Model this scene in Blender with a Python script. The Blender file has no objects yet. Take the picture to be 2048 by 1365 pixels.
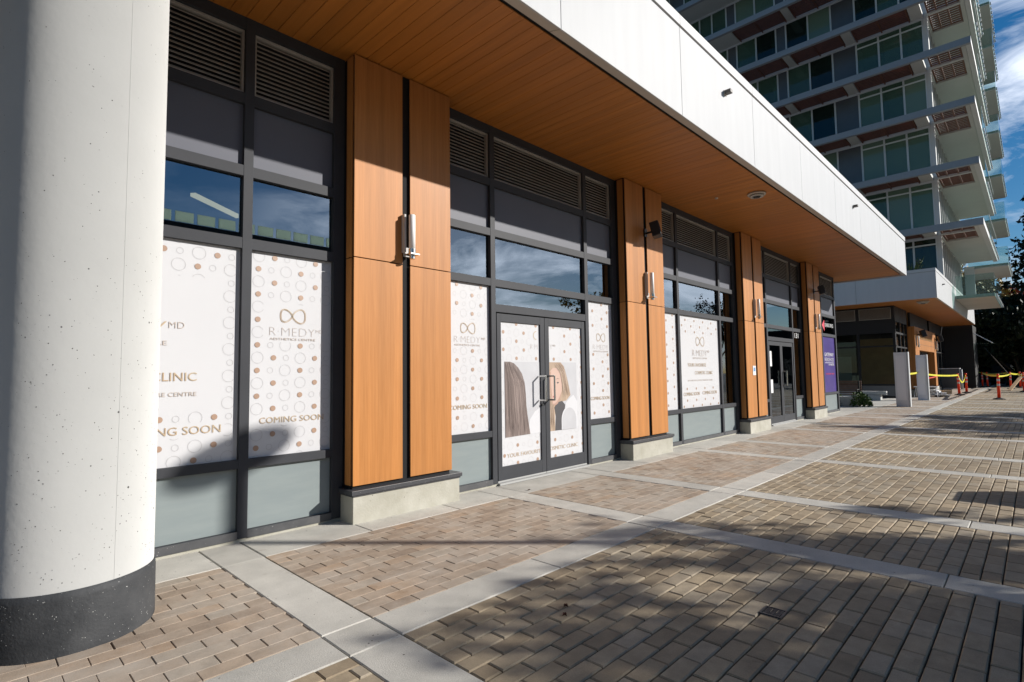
import bpy, bmesh, math, random
import numpy as np
from mathutils import Vector, Matrix
random.seed(7); RNG = np.random.default_rng(11)
sc = bpy.context.scene
COL = sc.collection
# ------------------------------------------------------------------ camera
cam = bpy.data.objects.new('camera', bpy.data.cameras.new('camera')); COL.objects.link(cam); sc.camera = cam
cam.data.sensor_width = 36.0; cam.data.lens = 1078.29/2048*36
cam.data.clip_start = 0.05; cam.data.clip_end = 3000
YAW, PITCH, ROLL = map(math.radians, (45.8412, 3.6560, -0.7730))
fwd = Vector((math.sin(YAW)*math.cos(PITCH), math.cos(YAW)*math.cos(PITCH), math.sin(PITCH)))
rt = Vector((math.cos(YAW), -math.sin(YAW), 0)); up = rt.cross(fwd)
r2 = rt*math.cos(ROLL)+up*math.sin(ROLL); u2 = -rt*math.sin(ROLL)+up*math.cos(ROLL)
M = Matrix((r2, u2, -fwd)).transposed().to_4x4(); M.translation = Vector((0, 0, 1.4)); cam.matrix_world = M
# ------------------------------------------------------------------ sun and sky
SUN_EL = math.radians(24.1); SUN_AZ = math.atan2(0.669, -0.743)      # azimuth from +Y towards +X
S = Vector((math.sin(SUN_AZ)*math.cos(SUN_EL), math.cos(SUN_AZ)*math.cos(SUN_EL), math.sin(SUN_EL)))
sun = bpy.data.objects.new('sun', bpy.data.lights.new('sun', 'SUN')); COL.objects.link(sun)
sun.data.energy = 4.4; sun.data.angle = math.radians(0.55); sun.data.color = (1.0, 0.955, 0.89)
sun.rotation_euler = (-S).to_track_quat('-Z', 'Y').to_euler()
world = bpy.data.worlds.new("World"); sc.world = world; world.use_nodes = True
nt = world.node_tree; nt.nodes.clear(); N = nt.nodes.new; L = nt.links.new
wo = N('ShaderNodeOutputWorld'); bg = N('ShaderNodeBackground'); bg.inputs[1].default_value = 0.055
sky = N('ShaderNodeTexSky'); sky.sky_type = 'NISHITA'; sky.sun_disc = False
sky.sun_elevation = SUN_EL; sky.sun_rotation = SUN_AZ; sky.air_density = 1.0; sky.dust_density = 0.25; sky.ozone_density = 3.0
tc = N('ShaderNodeTexCoord'); mp = N('ShaderNodeMapping'); mp.inputs['Scale'].default_value = (1.0, 1.0, 3.2); mp.inputs['Rotation'].default_value = (0.15, 0.1, 0.5)
n1 = N('ShaderNodeTexNoise'); n1.inputs['Scale'].default_value = 4.2; n1.inputs['Detail'].default_value = 9; n1.inputs['Roughness'].default_value = 0.62; n1.inputs['Distortion'].default_value = 0.6
cr = N('ShaderNodeValToRGB'); cr.color_ramp.elements[0].position = 0.43; cr.color_ramp.elements[1].position = 0.66
mx = N('ShaderNodeMix'); mx.data_type = 'RGBA'
hs = N('ShaderNodeHueSaturation'); hs.inputs['Saturation'].default_value = 1.4; hs.inputs['Value'].default_value = 1.0
L(sky.outputs[0], hs.inputs['Color'])
L(tc.outputs['Generated'], mp.inputs[0]); L(mp.outputs[0], n1.inputs[0]); L(n1.outputs[0], cr.inputs[0])
mul = N('ShaderNodeMath'); mul.operation = 'MULTIPLY'; mul.inputs[1].default_value = 0.85
dp_ = N('ShaderNodeVectorMath'); dp_.operation = 'DOT_PRODUCT'; dp_.inputs[1].default_value = (0.90, -0.42, 0.0); L(tc.outputs['Generated'], dp_.inputs[0])
mr_ = N('ShaderNodeMapRange'); mr_.inputs[1].default_value = 0.66; mr_.inputs[2].default_value = 0.84; mr_.inputs[3].default_value = 0.10; mr_.inputs[4].default_value = 1.0; L(dp_.outputs['Value'], mr_.inputs[0])
mm_ = N('ShaderNodeMath'); mm_.operation = 'MULTIPLY'; L(cr.outputs[0], mm_.inputs[0]); L(mr_.outputs[0], mm_.inputs[1])
L(mm_.outputs[0], mul.inputs[0]); L(mul.outputs[0], mx.inputs[0]); L(hs.outputs[0], mx.inputs[6]); mx.inputs[7].default_value = (6.4, 6.9, 7.8, 1)
ds_ = N('ShaderNodeVectorMath'); ds_.operation = 'DOT_PRODUCT'; ds_.inputs[1].default_value = tuple(S); L(tc.outputs['Generated'], ds_.inputs[0])
pw_ = N('ShaderNodeMapRange'); pw_.inputs[1].default_value = 0.55; pw_.inputs[2].default_value = 1.0; pw_.inputs[3].default_value = 0.95; pw_.inputs[4].default_value = 4.6; L(ds_.outputs['Value'], pw_.inputs[0])
cc_ = N('ShaderNodeMix'); cc_.data_type = 'RGBA'; cc_.blend_type = 'MULTIPLY'; cc_.inputs[0].default_value = 1; cc_.inputs[6].default_value = (6.4, 6.9, 7.8, 1); L(pw_.outputs[0], cc_.inputs[7]); L(cc_.outputs[2], mx.inputs[7])
L(mx.outputs[2], bg.inputs[0]); L(bg.outputs[0], wo.inputs[0])
sc.view_settings.view_transform = 'Standard'; sc.view_settings.look = 'None'; sc.view_settings.gamma = 1; sc.view_settings.exposure = 0.50
try: sc.cycles.max_bounces = 8; sc.cycles.transparent_max_bounces = 12
except Exception: pass

# ------------------------------------------------------------------ materials
def mat(name, col, rough=0.6, metal=0.0, spec=0.5, var=0.0, vscale=3.0, bump=0.0, bscale=40.0, stretch=(1, 1, 1), col2=None, detail=5, spots=None, ior=None, coat=0.0, drough=0.0):
    m = bpy.data.materials.new(name); m.use_nodes = True; t = m.node_tree; b = t.nodes['Principled BSDF']
    b.inputs['Roughness'].default_value = rough; b.inputs['Metallic'].default_value = metal
    b.inputs['Specular IOR Level'].default_value = spec
    if ior: b.inputs['IOR'].default_value = ior
    if drough: b.inputs['Diffuse Roughness'].default_value = drough
    if coat: b.inputs['Coat Weight'].default_value = coat; b.inputs['Coat Roughness'].default_value = 0.12
    b.inputs['Base Color'].default_value = (*col, 1)
    co = t.nodes.new('ShaderNodeTexCoord'); mp = t.nodes.new('ShaderNodeMapping'); mp.inputs['Scale'].default_value = stretch
    t.links.new(co.outputs['Object'], mp.inputs[0])
    out = None
    if var or col2:
        n = t.nodes.new('ShaderNodeTexNoise'); n.inputs['Scale'].default_value = vscale; n.inputs['Detail'].default_value = detail; n.inputs['Roughness'].default_value = 0.6
        t.links.new(mp.outputs[0], n.inputs[0])
        r = t.nodes.new('ShaderNodeValToRGB'); r.color_ramp.elements[0].position = 0.3; r.color_ramp.elements[1].position = 0.7
        c2 = col2 if col2 else tuple(min(1, c*(1+var)) for c in col); c1 = col if col2 else tuple(c*(1-var) for c in col)
        r.color_ramp.elements[0].color = (*c1, 1); r.color_ramp.elements[1].color = (*c2, 1)
        t.links.new(n.outputs[0], r.inputs[0]); out = r.outputs[0]
        if spots:
            sscale, thr, scol = spots
            v = t.nodes.new('ShaderNodeTexVoronoi'); v.inputs['Scale'].default_value = sscale; v.inputs['Randomness'].default_value = 1
            n2 = t.nodes.new('ShaderNodeTexNoise'); n2.inputs['Scale'].default_value = sscale*0.35; n2.inputs['Detail'].default_value = 4
            ob = t.nodes.new('ShaderNodeTexCoord'); t.links.new(ob.outputs['Object'], v.inputs[0]); t.links.new(ob.outputs['Object'], n2.inputs[0])
            sb = t.nodes.new('ShaderNodeMath'); sb.operation = 'MULTIPLY_ADD'; sb.inputs[1].default_value = -0.75; sb.inputs[2].default_value = thr+0.375
            t.links.new(n2.outputs[0], sb.inputs[0])
            lt = t.nodes.new('ShaderNodeMath'); lt.operation = 'LESS_THAN'; t.links.new(v.outputs['Distance'], lt.inputs[0]); t.links.new(sb.outputs[0], lt.inputs[1])
            mi = t.nodes.new('ShaderNodeMix'); mi.data_type = 'RGBA'; t.links.new(lt.outputs[0], mi.inputs[0]); t.links.new(out, mi.inputs[6]); mi.inputs[7].default_value = (*scol, 1); out = mi.outputs[2]
        t.links.new(out, b.inputs['Base Color'])
    if bump:
        n = t.nodes.new('ShaderNodeTexNoise'); n.inputs['Scale'].default_value = bscale; n.inputs['Detail'].default_value = 6
        t.links.new(mp.outputs[0], n.inputs[0]); bu = t.nodes.new('ShaderNodeBump'); bu.inputs['Strength'].default_value = bump; bu.inputs['Distance'].default_value = 0.01
        t.links.new(n.outputs[0], bu.inputs['Height']); t.links.new(bu.outputs[0], b.inputs['Normal'])
    return m
def glass(name, tint=(0.6, 0.7, 0.68), ior=1.9, rough=0.0, body=None, bf=0.0, vary=False):
    m = bpy.data.materials.new(name); m.use_nodes = True; t = m.node_tree; t.nodes.clear()
    o = t.nodes.new('ShaderNodeOutputMaterial'); fr = t.nodes.new('ShaderNodeFresnel'); fr.inputs[0].default_value = ior
    tr = t.nodes.new('ShaderNodeBsdfTransparent'); tr.inputs[0].default_value = (*tint, 1)
    gl = t.nodes.new('ShaderNodeBsdfGlossy'); gl.inputs['Roughness'].default_value = rough; gl.inputs['Color'].default_value = (0.85, 0.93, 1, 1)
    mi = t.nodes.new('ShaderNodeMixShader'); src = tr.outputs[0]
    if body:
        df = t.nodes.new('ShaderNodeBsdfDiffuse'); df.inputs[0].default_value = (*body, 1); m2 = t.nodes.new('ShaderNodeMixShader'); m2.inputs[0].default_value = bf
        t.links.new(src, m2.inputs[1]); t.links.new(df.outputs[0], m2.inputs[2]); src = m2.outputs[0]
    if vary:
        oi = t.nodes.new('ShaderNodeObjectInfo'); rp = t.nodes.new('ShaderNodeValToRGB'); rp.color_ramp.interpolation = 'CONSTANT'
        e = rp.color_ramp.elements; e[0].position = 0; e[0].color = (0.02, 0.03, 0.03, 1); e[1].position = .18; e[1].color = (0.10, 0.17, 0.135, 1)
        for p_, c_ in ((.45, (0.18, 0.27, 0.21, 1)), (.72, (0.25, 0.34, 0.27, 1)), (.9, (0.13, 0.21, 0.17, 1))): e.new(p_).color = c_
        t.links.new(oi.outputs['Random'], rp.inputs[0]); t.links.new(rp.outputs[0], df.inputs[0])
    ge = t.nodes.new('ShaderNodeNewGeometry'); iv = t.nodes.new('ShaderNodeMath'); iv.operation = 'SUBTRACT'; iv.inputs[0].default_value = 1; t.links.new(ge.outputs['Backfacing'], iv.inputs[1])
    ff = t.nodes.new('ShaderNodeMath'); ff.operation = 'MULTIPLY'; t.links.new(fr.outputs[0], ff.inputs[0]); t.links.new(iv.outputs[0], ff.inputs[1])
    t.links.new(ff.outputs[0], mi.inputs[0]); t.links.new(src, mi.inputs[1]); t.links.new(gl.outputs[0], mi.inputs[2]); t.links.new(mi.outputs[0], o.inputs[0])
    return m
def tonemat(name, stops, rough=0.85, vs=9, bump=0.25, mott=0.18, pale=None, pocks=0.0):
    """stone whose tone differs from block to block (face attribute 'tone')"""
    m = bpy.data.materials.new(name); m.use_nodes = True; t = m.node_tree; b = t.nodes['Principled BSDF']; b.inputs['Roughness'].default_value = rough
    b.inputs['Specular IOR Level'].default_value = 0.3
    a = t.nodes.new('ShaderNodeAttribute'); a.attribute_name = 'tone'; r = t.nodes.new('ShaderNodeValToRGB'); e = r.color_ramp.elements
    e[0].position = 0; e[0].color = (*stops[0], 1); e[1].position = 1; e[1].color = (*stops[-1], 1)
    for i, c in enumerate(stops[1:-1]):
        k = e.new((i+1)/(len(stops)-1)); k.color = (*c, 1)
    t.links.new(a.outputs['Fac'], r.inputs[0])
    co = t.nodes.new('ShaderNodeTexCoord')
    def noise(s, d, rg=0.6):
        n = t.nodes.new('ShaderNodeTexNoise'); n.inputs['Scale'].default_value = s; n.inputs['Detail'].default_value = d; n.inputs['Roughness'].default_value = rg; t.links.new(co.outputs['Object'], n.inputs[0]); return n.outputs[0]
    def scaleby(src, n, lo, hi):
        mr = t.nodes.new('ShaderNodeMapRange'); mr.inputs[1].default_value = 0.3; mr.inputs[2].default_value = 0.7; mr.inputs[3].default_value = lo; mr.inputs[4].default_value = hi
        t.links.new(n, mr.inputs[0]); mi = t.nodes.new('ShaderNodeMix'); mi.data_type = 'RGBA'; mi.blend_type = 'MULTIPLY'; mi.inputs[0].default_value = 1
        t.links.new(src, mi.inputs[6]); t.links.new(mr.outputs[0], mi.inputs[7]); return mi.outputs[2]
    c = scaleby(r.outputs[0], noise(vs, 6), 1-mott, 1+mott); c = scaleby(c, noise(180, 3), 0.86, 1.12); c = scaleby(c, noise(0.9, 4), 0.88, 1.1)
    if pale:      # lime bloom in patches
        mr = t.nodes.new('ShaderNodeMapRange'); mr.inputs[1].default_value = 0.46; mr.inputs[2].default_value = 0.66; mr.inputs[3].default_value = 0; mr.inputs[4].default_value = 0.62; t.links.new(noise(1.7, 7, 0.7), mr.inputs[0])
        mi = t.nodes.new('ShaderNodeMix'); mi.data_type = 'RGBA'; t.links.new(mr.outputs[0], mi.inputs[0]); t.links.new(c, mi.inputs[6]); mi.inputs[7].default_value = (*pale, 1); c = mi.outputs[2]
    n_st = noise(3.1, 5, 0.75); mr = t.nodes.new('ShaderNodeMapRange'); mr.inputs[1].default_value = 0.62; mr.inputs[2].default_value = 0.72; mr.inputs[3].default_value = 0; mr.inputs[4].default_value = 0.35; t.links.new(n_st, mr.inputs[0])
    mi = t.nodes.new('ShaderNodeMix'); mi.data_type = 'RGBA'; mi.blend_type = 'MULTIPLY'; t.links.new(mr.outputs[0], mi.inputs[0]); t.links.new(c, mi.inputs[6]); mi.inputs[7].default_value = (0.45, 0.36, 0.27, 1); c = mi.outputs[2]
    if pocks:
        v = t.nodes.new('ShaderNodeTexVoronoi'); v.inputs['Scale'].default_value = 22; t.links.new(co.outputs['Object'], v.inputs[0]); sb = t.nodes.new('ShaderNodeMath'); sb.operation = 'MULTIPLY_ADD'; sb.inputs[1].default_value = -0.55; sb.inputs[2].default_value = 0.275+pocks
        t.links.new(noise(9, 3), sb.inputs[0]); lt = t.nodes.new('ShaderNodeMath'); lt.operation = 'LESS_THAN'; t.links.new(v.outputs['Distance'], lt.inputs[0]); t.links.new(sb.outputs[0], lt.inputs[1])
        mi = t.nodes.new('ShaderNodeMix'); mi.data_type = 'RGBA'; t.links.new(lt.outputs[0], mi.inputs[0]); t.links.new(c, mi.inputs[6]); mi.inputs[7].default_value = (0.13, 0.12, 0.10, 1); c = mi.outputs[2]
    t.links.new(c, b.inputs['Base Color'])
    bu = t.nodes.new('ShaderNodeBump'); bu.inputs['Strength'].default_value = bump; bu.inputs['Distance'].default_value = 0.004; t.links.new(noise(150, 5, 0.7), bu.inputs['Height']); t.links.new(bu.outputs[0], b.inputs['Normal'])
    return m
def woodmat(name, c1, c2, axis='z', rough=0.35, scale=60.0, spec=0.5, coat=0.0):
    st = {'z': (1, 1, 0.035), 'y': (1, 0.04, 1), 'x': (0.04, 1, 1)}[axis]
    m = mat(name, c1, rough=rough, col2=c2, vscale=scale, stretch=st, detail=7, bump=0.05, bscale=90, spec=spec, coat=coat)
    t = m.node_tree; b = t.nodes['Principled BSDF']; src = b.inputs['Base Color'].links[0].from_socket
    co = t.nodes.new('ShaderNodeTexCoord'); mp = t.nodes.new('ShaderNodeMapping'); mp.inputs['Scale'].default_value = tuple(0.5*s+(0.5 if s == 1 else 0.0) for s in st)
    n = t.nodes.new('ShaderNodeTexNoise'); n.inputs['Scale'].default_value = 9; n.inputs['Detail'].default_value = 4; t.links.new(co.outputs['Object'], mp.inputs[0]); t.links.new(mp.outputs[0], n.inputs[0])
    mr = t.nodes.new('ShaderNodeMapRange'); mr.inputs[1].default_value = 0.3; mr.inputs[2].default_value = 0.7; mr.inputs[3].default_value = 0.84; mr.inputs[4].default_value = 1.14; t.links.new(n.outputs[0], mr.inputs[0])
    mi = t.nodes.new('ShaderNodeMix'); mi.data_type = 'RGBA'; mi.blend_type = 'MULTIPLY'; mi.inputs[0].default_value = 1; t.links.new(src, mi.inputs[6]); t.links.new(mr.outputs[0], mi.inputs[7])
    oi = t.nodes.new('ShaderNodeObjectInfo' if axis == 'z' else 'ShaderNodeAttribute')
    if axis != 'z': oi.attribute_name = 'tone'
    m3 = t.nodes.new('ShaderNodeMapRange'); m3.inputs[3].default_value = 0.93; m3.inputs[4].default_value = 1.06; t.links.new(oi.outputs['Random' if axis == 'z' else 'Fac'], m3.inputs[0])
    m4 = t.nodes.new('ShaderNodeMix'); m4.data_type = 'RGBA'; m4.blend_type = 'MULTIPLY'; m4.inputs[0].default_value = 1; t.links.new(mi.outputs[2], m4.inputs[6]); t.links.new(m3.outputs[0], m4.inputs[7]); t.links.new(m4.outputs[2], b.inputs['Base Color'])
    return m
def leafmat(name, stops):
    m = bpy.data.materials.new(name); m.use_nodes = True; t = m.node_tree; b = t.nodes['Principled BSDF']; b.inputs['Roughness'].default_value = 0.6; b.inputs['Specular IOR Level'].default_value = 0.25
    a = t.nodes.new('ShaderNodeAttribute'); a.attribute_name = 'tone'; r = t.nodes.new('ShaderNodeValToRGB'); e = r.color_ramp.elements
    e[0].position = 0; e[0].color = (*stops[0], 1); e[1].position = 1; e[1].color = (*stops[-1], 1)
    for i, c in enumerate(stops[1:-1]): e.new((i+1)/(len(stops)-1)).color = (*c, 1)
    t.links.new(a.outputs['Fac'], r.inputs[0]); t.links.new(r.outputs[0], b.inputs['Base Color']); return m
W = {}
W['colwhite'] = mat('painted_concrete_white', (0.54, 0.54, 0.525), rough=0.75, var=0.03, vscale=2.0, bump=0.10, bscale=25, spots=(38, 0.0, (0.10, 0.10, 0.10)), spec=0.25, drough=1.0)
W['colband'] = mat('dark_column_base_paint', (0.030, 0.032, 0.035), rough=0.65, spec=0.2, col2=(0.065, 0.067, 0.070), vscale=4, bump=0.3, bscale=60, spots=(75, 0.045, (0.5, 0.5, 0.48)))
W['conc'] = tonemat('light_concrete', [(0.45, 0.43, 0.385), (0.50, 0.48, 0.43), (0.55, 0.525, 0.47)], bump=0.7, mott=0.10, vs=4, pocks=0.045)
W['plinth'] = mat('plinth_concrete', (0.33, 0.315, 0.255), rough=0.8, col2=(0.45, 0.435, 0.375), vscale=3.5, bump=0.2, bscale=50, spots=(30, 0.035, (0.1, 0.09, 0.07)))
W['red'] = tonemat('red_clay_pavers', [(0.29, 0.225, 0.170), (0.35, 0.275, 0.208), (0.375, 0.305, 0.238), (0.38, 0.325, 0.262), (0.38, 0.275, 0.19)], mott=0.16, pale=(0.45, 0.40, 0.34))
W['tan'] = tonemat('tan_concrete_pavers', [(0.255, 0.20, 0.135), (0.31, 0.245, 0.165), (0.35, 0.28, 0.19), (0.33, 0.28, 0.21), (0.36, 0.28, 0.185)], mott=0.15)
W['joint'] = mat('dark_joint_sand', (0.035, 0.028, 0.022), rough=0.95, var=0.3, vscale=20)
W['sandjoint'] = mat('pale_joint_sand', (0.24, 0.19, 0.145), rough=0.95, var=0.35, vscale=9)
W['asphalt'] = mat('asphalt', (0.05, 0.05, 0.05), rough=0.9, var=0.2, vscale=3, bump=0.3, bscale=60)
W['frame'] = mat('charcoal_aluminium', (0.048, 0.050, 0.056), rough=0.55, var=0.10, vscale=2, spec=0.16, bump=0.03, bscale=30)
W['framedirt'] = mat('charcoal_aluminium_scuffed', (0.05, 0.052, 0.057), rough=0.5, col2=(0.085, 0.085, 0.088), vscale=5, spots=(45, 0.05, (0.35, 0.35, 0.34)))
W['black'] = mat('black_recess', (0.006, 0.006, 0.007), rough=0.9)
W['spandrel'] = mat('grey_spandrel_panel', (0.125, 0.130, 0.155), rough=0.5, var=0.04, vscale=1, spec=0.2)
W['frost'] = mat('frosted_grey_green_glass', (0.22, 0.255, 0.26), rough=0.3, col2=(0.245, 0.28, 0.28), vscale=2.2, stretch=(1, 1, 6), spec=0.2)
W['louvre'] = mat('louvre_metal', (0.42, 0.40, 0.37), rough=0.5, var=0.05)
W['film'] = mat('white_window_film', (0.58, 0.58, 0.595), rough=0.35, var=0.012, vscale=1.2, spec=0.15)
W['line'] = mat('grey_print_line', (0.34, 0.33, 0.33), rough=0.4)
W['linefaint'] = mat('faint_print_line', (0.45, 0.43, 0.42), rough=0.4)
W['dot'] = mat('brown_print_dot', (0.37, 0.245, 0.175), rough=0.4, var=0.08, vscale=3)
W['gold'] = mat('gold_print', (0.42, 0.28, 0.175), rough=0.4, col2=(0.50, 0.42, 0.30), vscale=4)
W['goldpale'] = mat('pale_gold_print', (0.50, 0.43, 0.38), rough=0.4)
W['wood'] = woodmat('wood_laminate_vertical', (0.41, 0.165, 0.043), (0.48, 0.205, 0.06), 'z', coat=0.06, rough=0.5, spec=0.25)
W['soffit'] = woodmat('wood_soffit_planks', (0.38, 0.135, 0.020), (0.44, 0.16, 0.026), 'y', rough=0.45, scale=25)
W['white'] = mat('white_metal_panel', (0.50, 0.505, 0.51), rough=0.5, var=0.035, vscale=5, stretch=(1, 1, .12), spec=0.12, bump=0.02, bscale=2)
W['cap'] = mat('white_metal_cap', (0.54, 0.54, 0.54), rough=0.5, var=0.02, spec=0.15)
W['strip'] = mat('beige_metal_return', (0.50, 0.46, 0.40), rough=0.5, var=0.04)
W['seam'] = mat('dark_seam', (0.05, 0.05, 0.052), rough=0.8)
W['capdark'] = mat('dark_base_flashing', (0.045, 0.046, 0.052), rough=0.45, var=0.15, vscale=12, spots=(60, 0.05, (0.3, 0.3, 0.3)))
W['steel'] = mat('brushed_steel', (0.62, 0.61, 0.58), rough=0.22, metal=1.0, var=0.05)
W['sill'] = mat('worn_aluminium_sill', (0.38, 0.38, 0.37), rough=0.5, spec=0.2)
W['alu'] = mat('satin_aluminium', (0.55, 0.55, 0.54), rough=0.35, metal=0.6)
W['platewhite'] = mat('pale_grey_metal', (0.50, 0.49, 0.48), rough=0.5, spec=0.2)
W['opal'] = mat('opal_glass_tube', (0.82, 0.81, 0.79), rough=0.4, spec=0.3)
W['blackplastic'] = mat('black_plastic', (0.012, 0.012, 0.013), rough=0.45)
W['glassup'] = glass('tinted_window_glass', tint=(0.60, 0.68, 0.70), ior=3.0)
W['glassdoor'] = glass('dark_door_glass', tint=(0.52, 0.58, 0.56), ior=1.9)
W['glasspodium'] = glass('clear_shopfront_glass', tint=(0.70, 0.74, 0.70), ior=1.45)
W['framedark'] = mat('near_black_aluminium', (0.018, 0.018, 0.020), rough=0.5, spec=0.2)
W['glasstower'] = glass('green_tinted_glass', tint=(0.55, 0.72, 0.60), ior=1.5, body=(0.11, 0.20, 0.15), bf=0.5, vary=True)
W['glassrail'] = glass('balustrade_glass', tint=(0.80, 0.90, 0.87), ior=1.35, body=(0.36, 0.42, 0.40), bf=0.10)
W['intdark'] = mat('dark_room_lining', (0.035, 0.035, 0.034), rough=0.9)
W['intwood'] = mat('plywood_boards', (0.42, 0.26, 0.13), rough=0.7, var=0.15, vscale=2)
W['conctower'] = mat('tower_painted_concrete', (0.50, 0.50, 0.47), rough=0.7, var=0.05, vscale=0.6)
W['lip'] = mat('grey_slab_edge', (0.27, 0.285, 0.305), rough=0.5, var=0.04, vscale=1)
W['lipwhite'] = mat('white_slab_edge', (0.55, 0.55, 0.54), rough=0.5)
W['frametower'] = mat('pale_grey_window_frame', (0.62, 0.65, 0.67), rough=0.45)
W['panel'] = mat('slate_grey_panel', (0.085, 0.095, 0.11), rough=0.35, var=0.15, vscale=0.8)
W['slat'] = mat('red_cedar_slat', (0.15, 0.055, 0.027), rough=0.6, var=0.15, vscale=4)
W['curtain'] = mat('pale_curtain', (0.40, 0.47, 0.43), rough=0.9, col2=(0.55, 0.6, 0.56), vscale=14, stretch=(1, 1, 0.03))
W['brickdark'] = mat('black_brick', (0.013, 0.013, 0.014), rough=0.75)
W['purple'] = mat('purple_poster', (0.065, 0.04, 0.21), rough=0.3, var=0.18, vscale=1.6)
W['whiteprint'] = mat('white_print', (0.8, 0.8, 0.8), rough=0.4)
W['redprint'] = mat('red_print', (0.75, 0.06, 0.10), rough=0.4)
W['orange'] = mat('safety_orange_plastic', (0.93, 0.055, 0.012), rough=0.45, var=0.05, spec=0.3)
W['reflect'] = mat('reflective_band', (0.62, 0.55, 0.52), rough=0.3)
W['rubber'] = mat('black_rubber', (0.015, 0.015, 0.015), rough=0.85)
W['tape'] = mat('yellow_caution_tape', (0.72, 0.66, 0.03), rough=0.4, var=0.2, vscale=4)
W['tapered'] = mat('red_caution_tape', (0.75, 0.08, 0.07), rough=0.4)
W['benchwood'] = mat('dark_bench_wood', (0.17, 0.095, 0.065), rough=0.6, var=0.2, vscale=8)
W['granite'] = mat('pale_granite', (0.45, 0.45, 0.43), rough=0.7, var=0.08, vscale=10)
W['kiosk'] = mat('grey_pylon_panel', (0.74, 0.72, 0.74), rough=0.4, var=0.06, vscale=1.5)
W['bark'] = mat('tree_bark', (0.07, 0.05, 0.035), rough=0.9, var=0.3, vscale=8, bump=0.5, bscale=20)
W['conifer'] = leafmat('conifer_foliage', [(0.006, 0.012, 0.008), (0.014, 0.026, 0.014), (0.03, 0.045, 0.02)])
W['evergreen'] = leafmat('evergreen_foliage', [(0.006, 0.012, 0.006), (0.015, 0.028, 0.012), (0.035, 0.05, 0.02)])
W['autumn'] = leafmat('yellow_autumn_foliage', [(0.16, 0.12, 0.03), (0.32, 0.22, 0.05), (0.20, 0.18, 0.05)])
W['redleaf'] = leafmat('red_autumn_foliage', [(0.22, 0.03, 0.015), (0.35, 0.06, 0.03), (0.16, 0.04, 0.02)])
W['shrub'] = leafmat('shrub_foliage', [(0.02, 0.05, 0.012), (0.05, 0.10, 0.02), (0.12, 0.17, 0.04)])
W['skin'] = mat('print_skin', (0.55, 0.38, 0.31), rough=0.35, var=0.05)
W['skinshade'] = mat('print_skin_shadow', (0.43, 0.27, 0.21), rough=0.35)
W['strand'] = leafmat('print_hair_strands', [(0.07, 0.05, 0.045), (0.19, 0.145, 0.13), (0.34, 0.27, 0.245)])
W['strandblond'] = leafmat('print_blond_strands', [(0.17, 0.11, 0.075), (0.36, 0.26, 0.19), (0.58, 0.47, 0.38)])
W['hairdark'] = mat('print_dark_hair', (0.10, 0.075, 0.068), rough=0.35, col2=(0.27, 0.21, 0.19), vscale=38, stretch=(1, 1, 0.05))
W['hairblond'] = mat('print_blond_hair', (0.28, 0.19, 0.13), rough=0.35, col2=(0.50, 0.38, 0.28), vscale=36, stretch=(1, 1, 0.06))
W['photobg'] = mat('print_pale_background', (0.48, 0.48, 0.50), rough=0.35, var=0.06, vscale=3)
W['photowhite'] = mat('print_white_coat', (0.60, 0.60, 0.62), rough=0.35)
W['photodark'] = mat('print_dark_cloth', (0.075, 0.07, 0.075), rough=0.35)
W['lips'] = mat('print_lips', (0.42, 0.13, 0.12), rough=0.35)
W['oppwall'] = mat('opposite_wall', (0.16, 0.16, 0.15), rough=0.8, var=0.1)
W['greenpane'] = mat('pale_green_glass_panel', (0.60, 0.78, 0.62), rough=0.3)
t_ = W['greenpane'].node_tree; tb_ = t_.nodes.new('ShaderNodeBsdfTranslucent'); tb_.inputs[0].default_value = (0.62, 0.70, 0.62, 1); t_.links.new(tb_.outputs[0], t_.nodes['Material Output'].inputs[0])
W['deadleaf'] = mat('dead_leaf', (0.10, 0.03, 0.015), rough=0.9)
W['cardboard'] = mat('cardboard', (0.38, 0.26, 0.15), rough=0.9, var=0.1)

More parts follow.
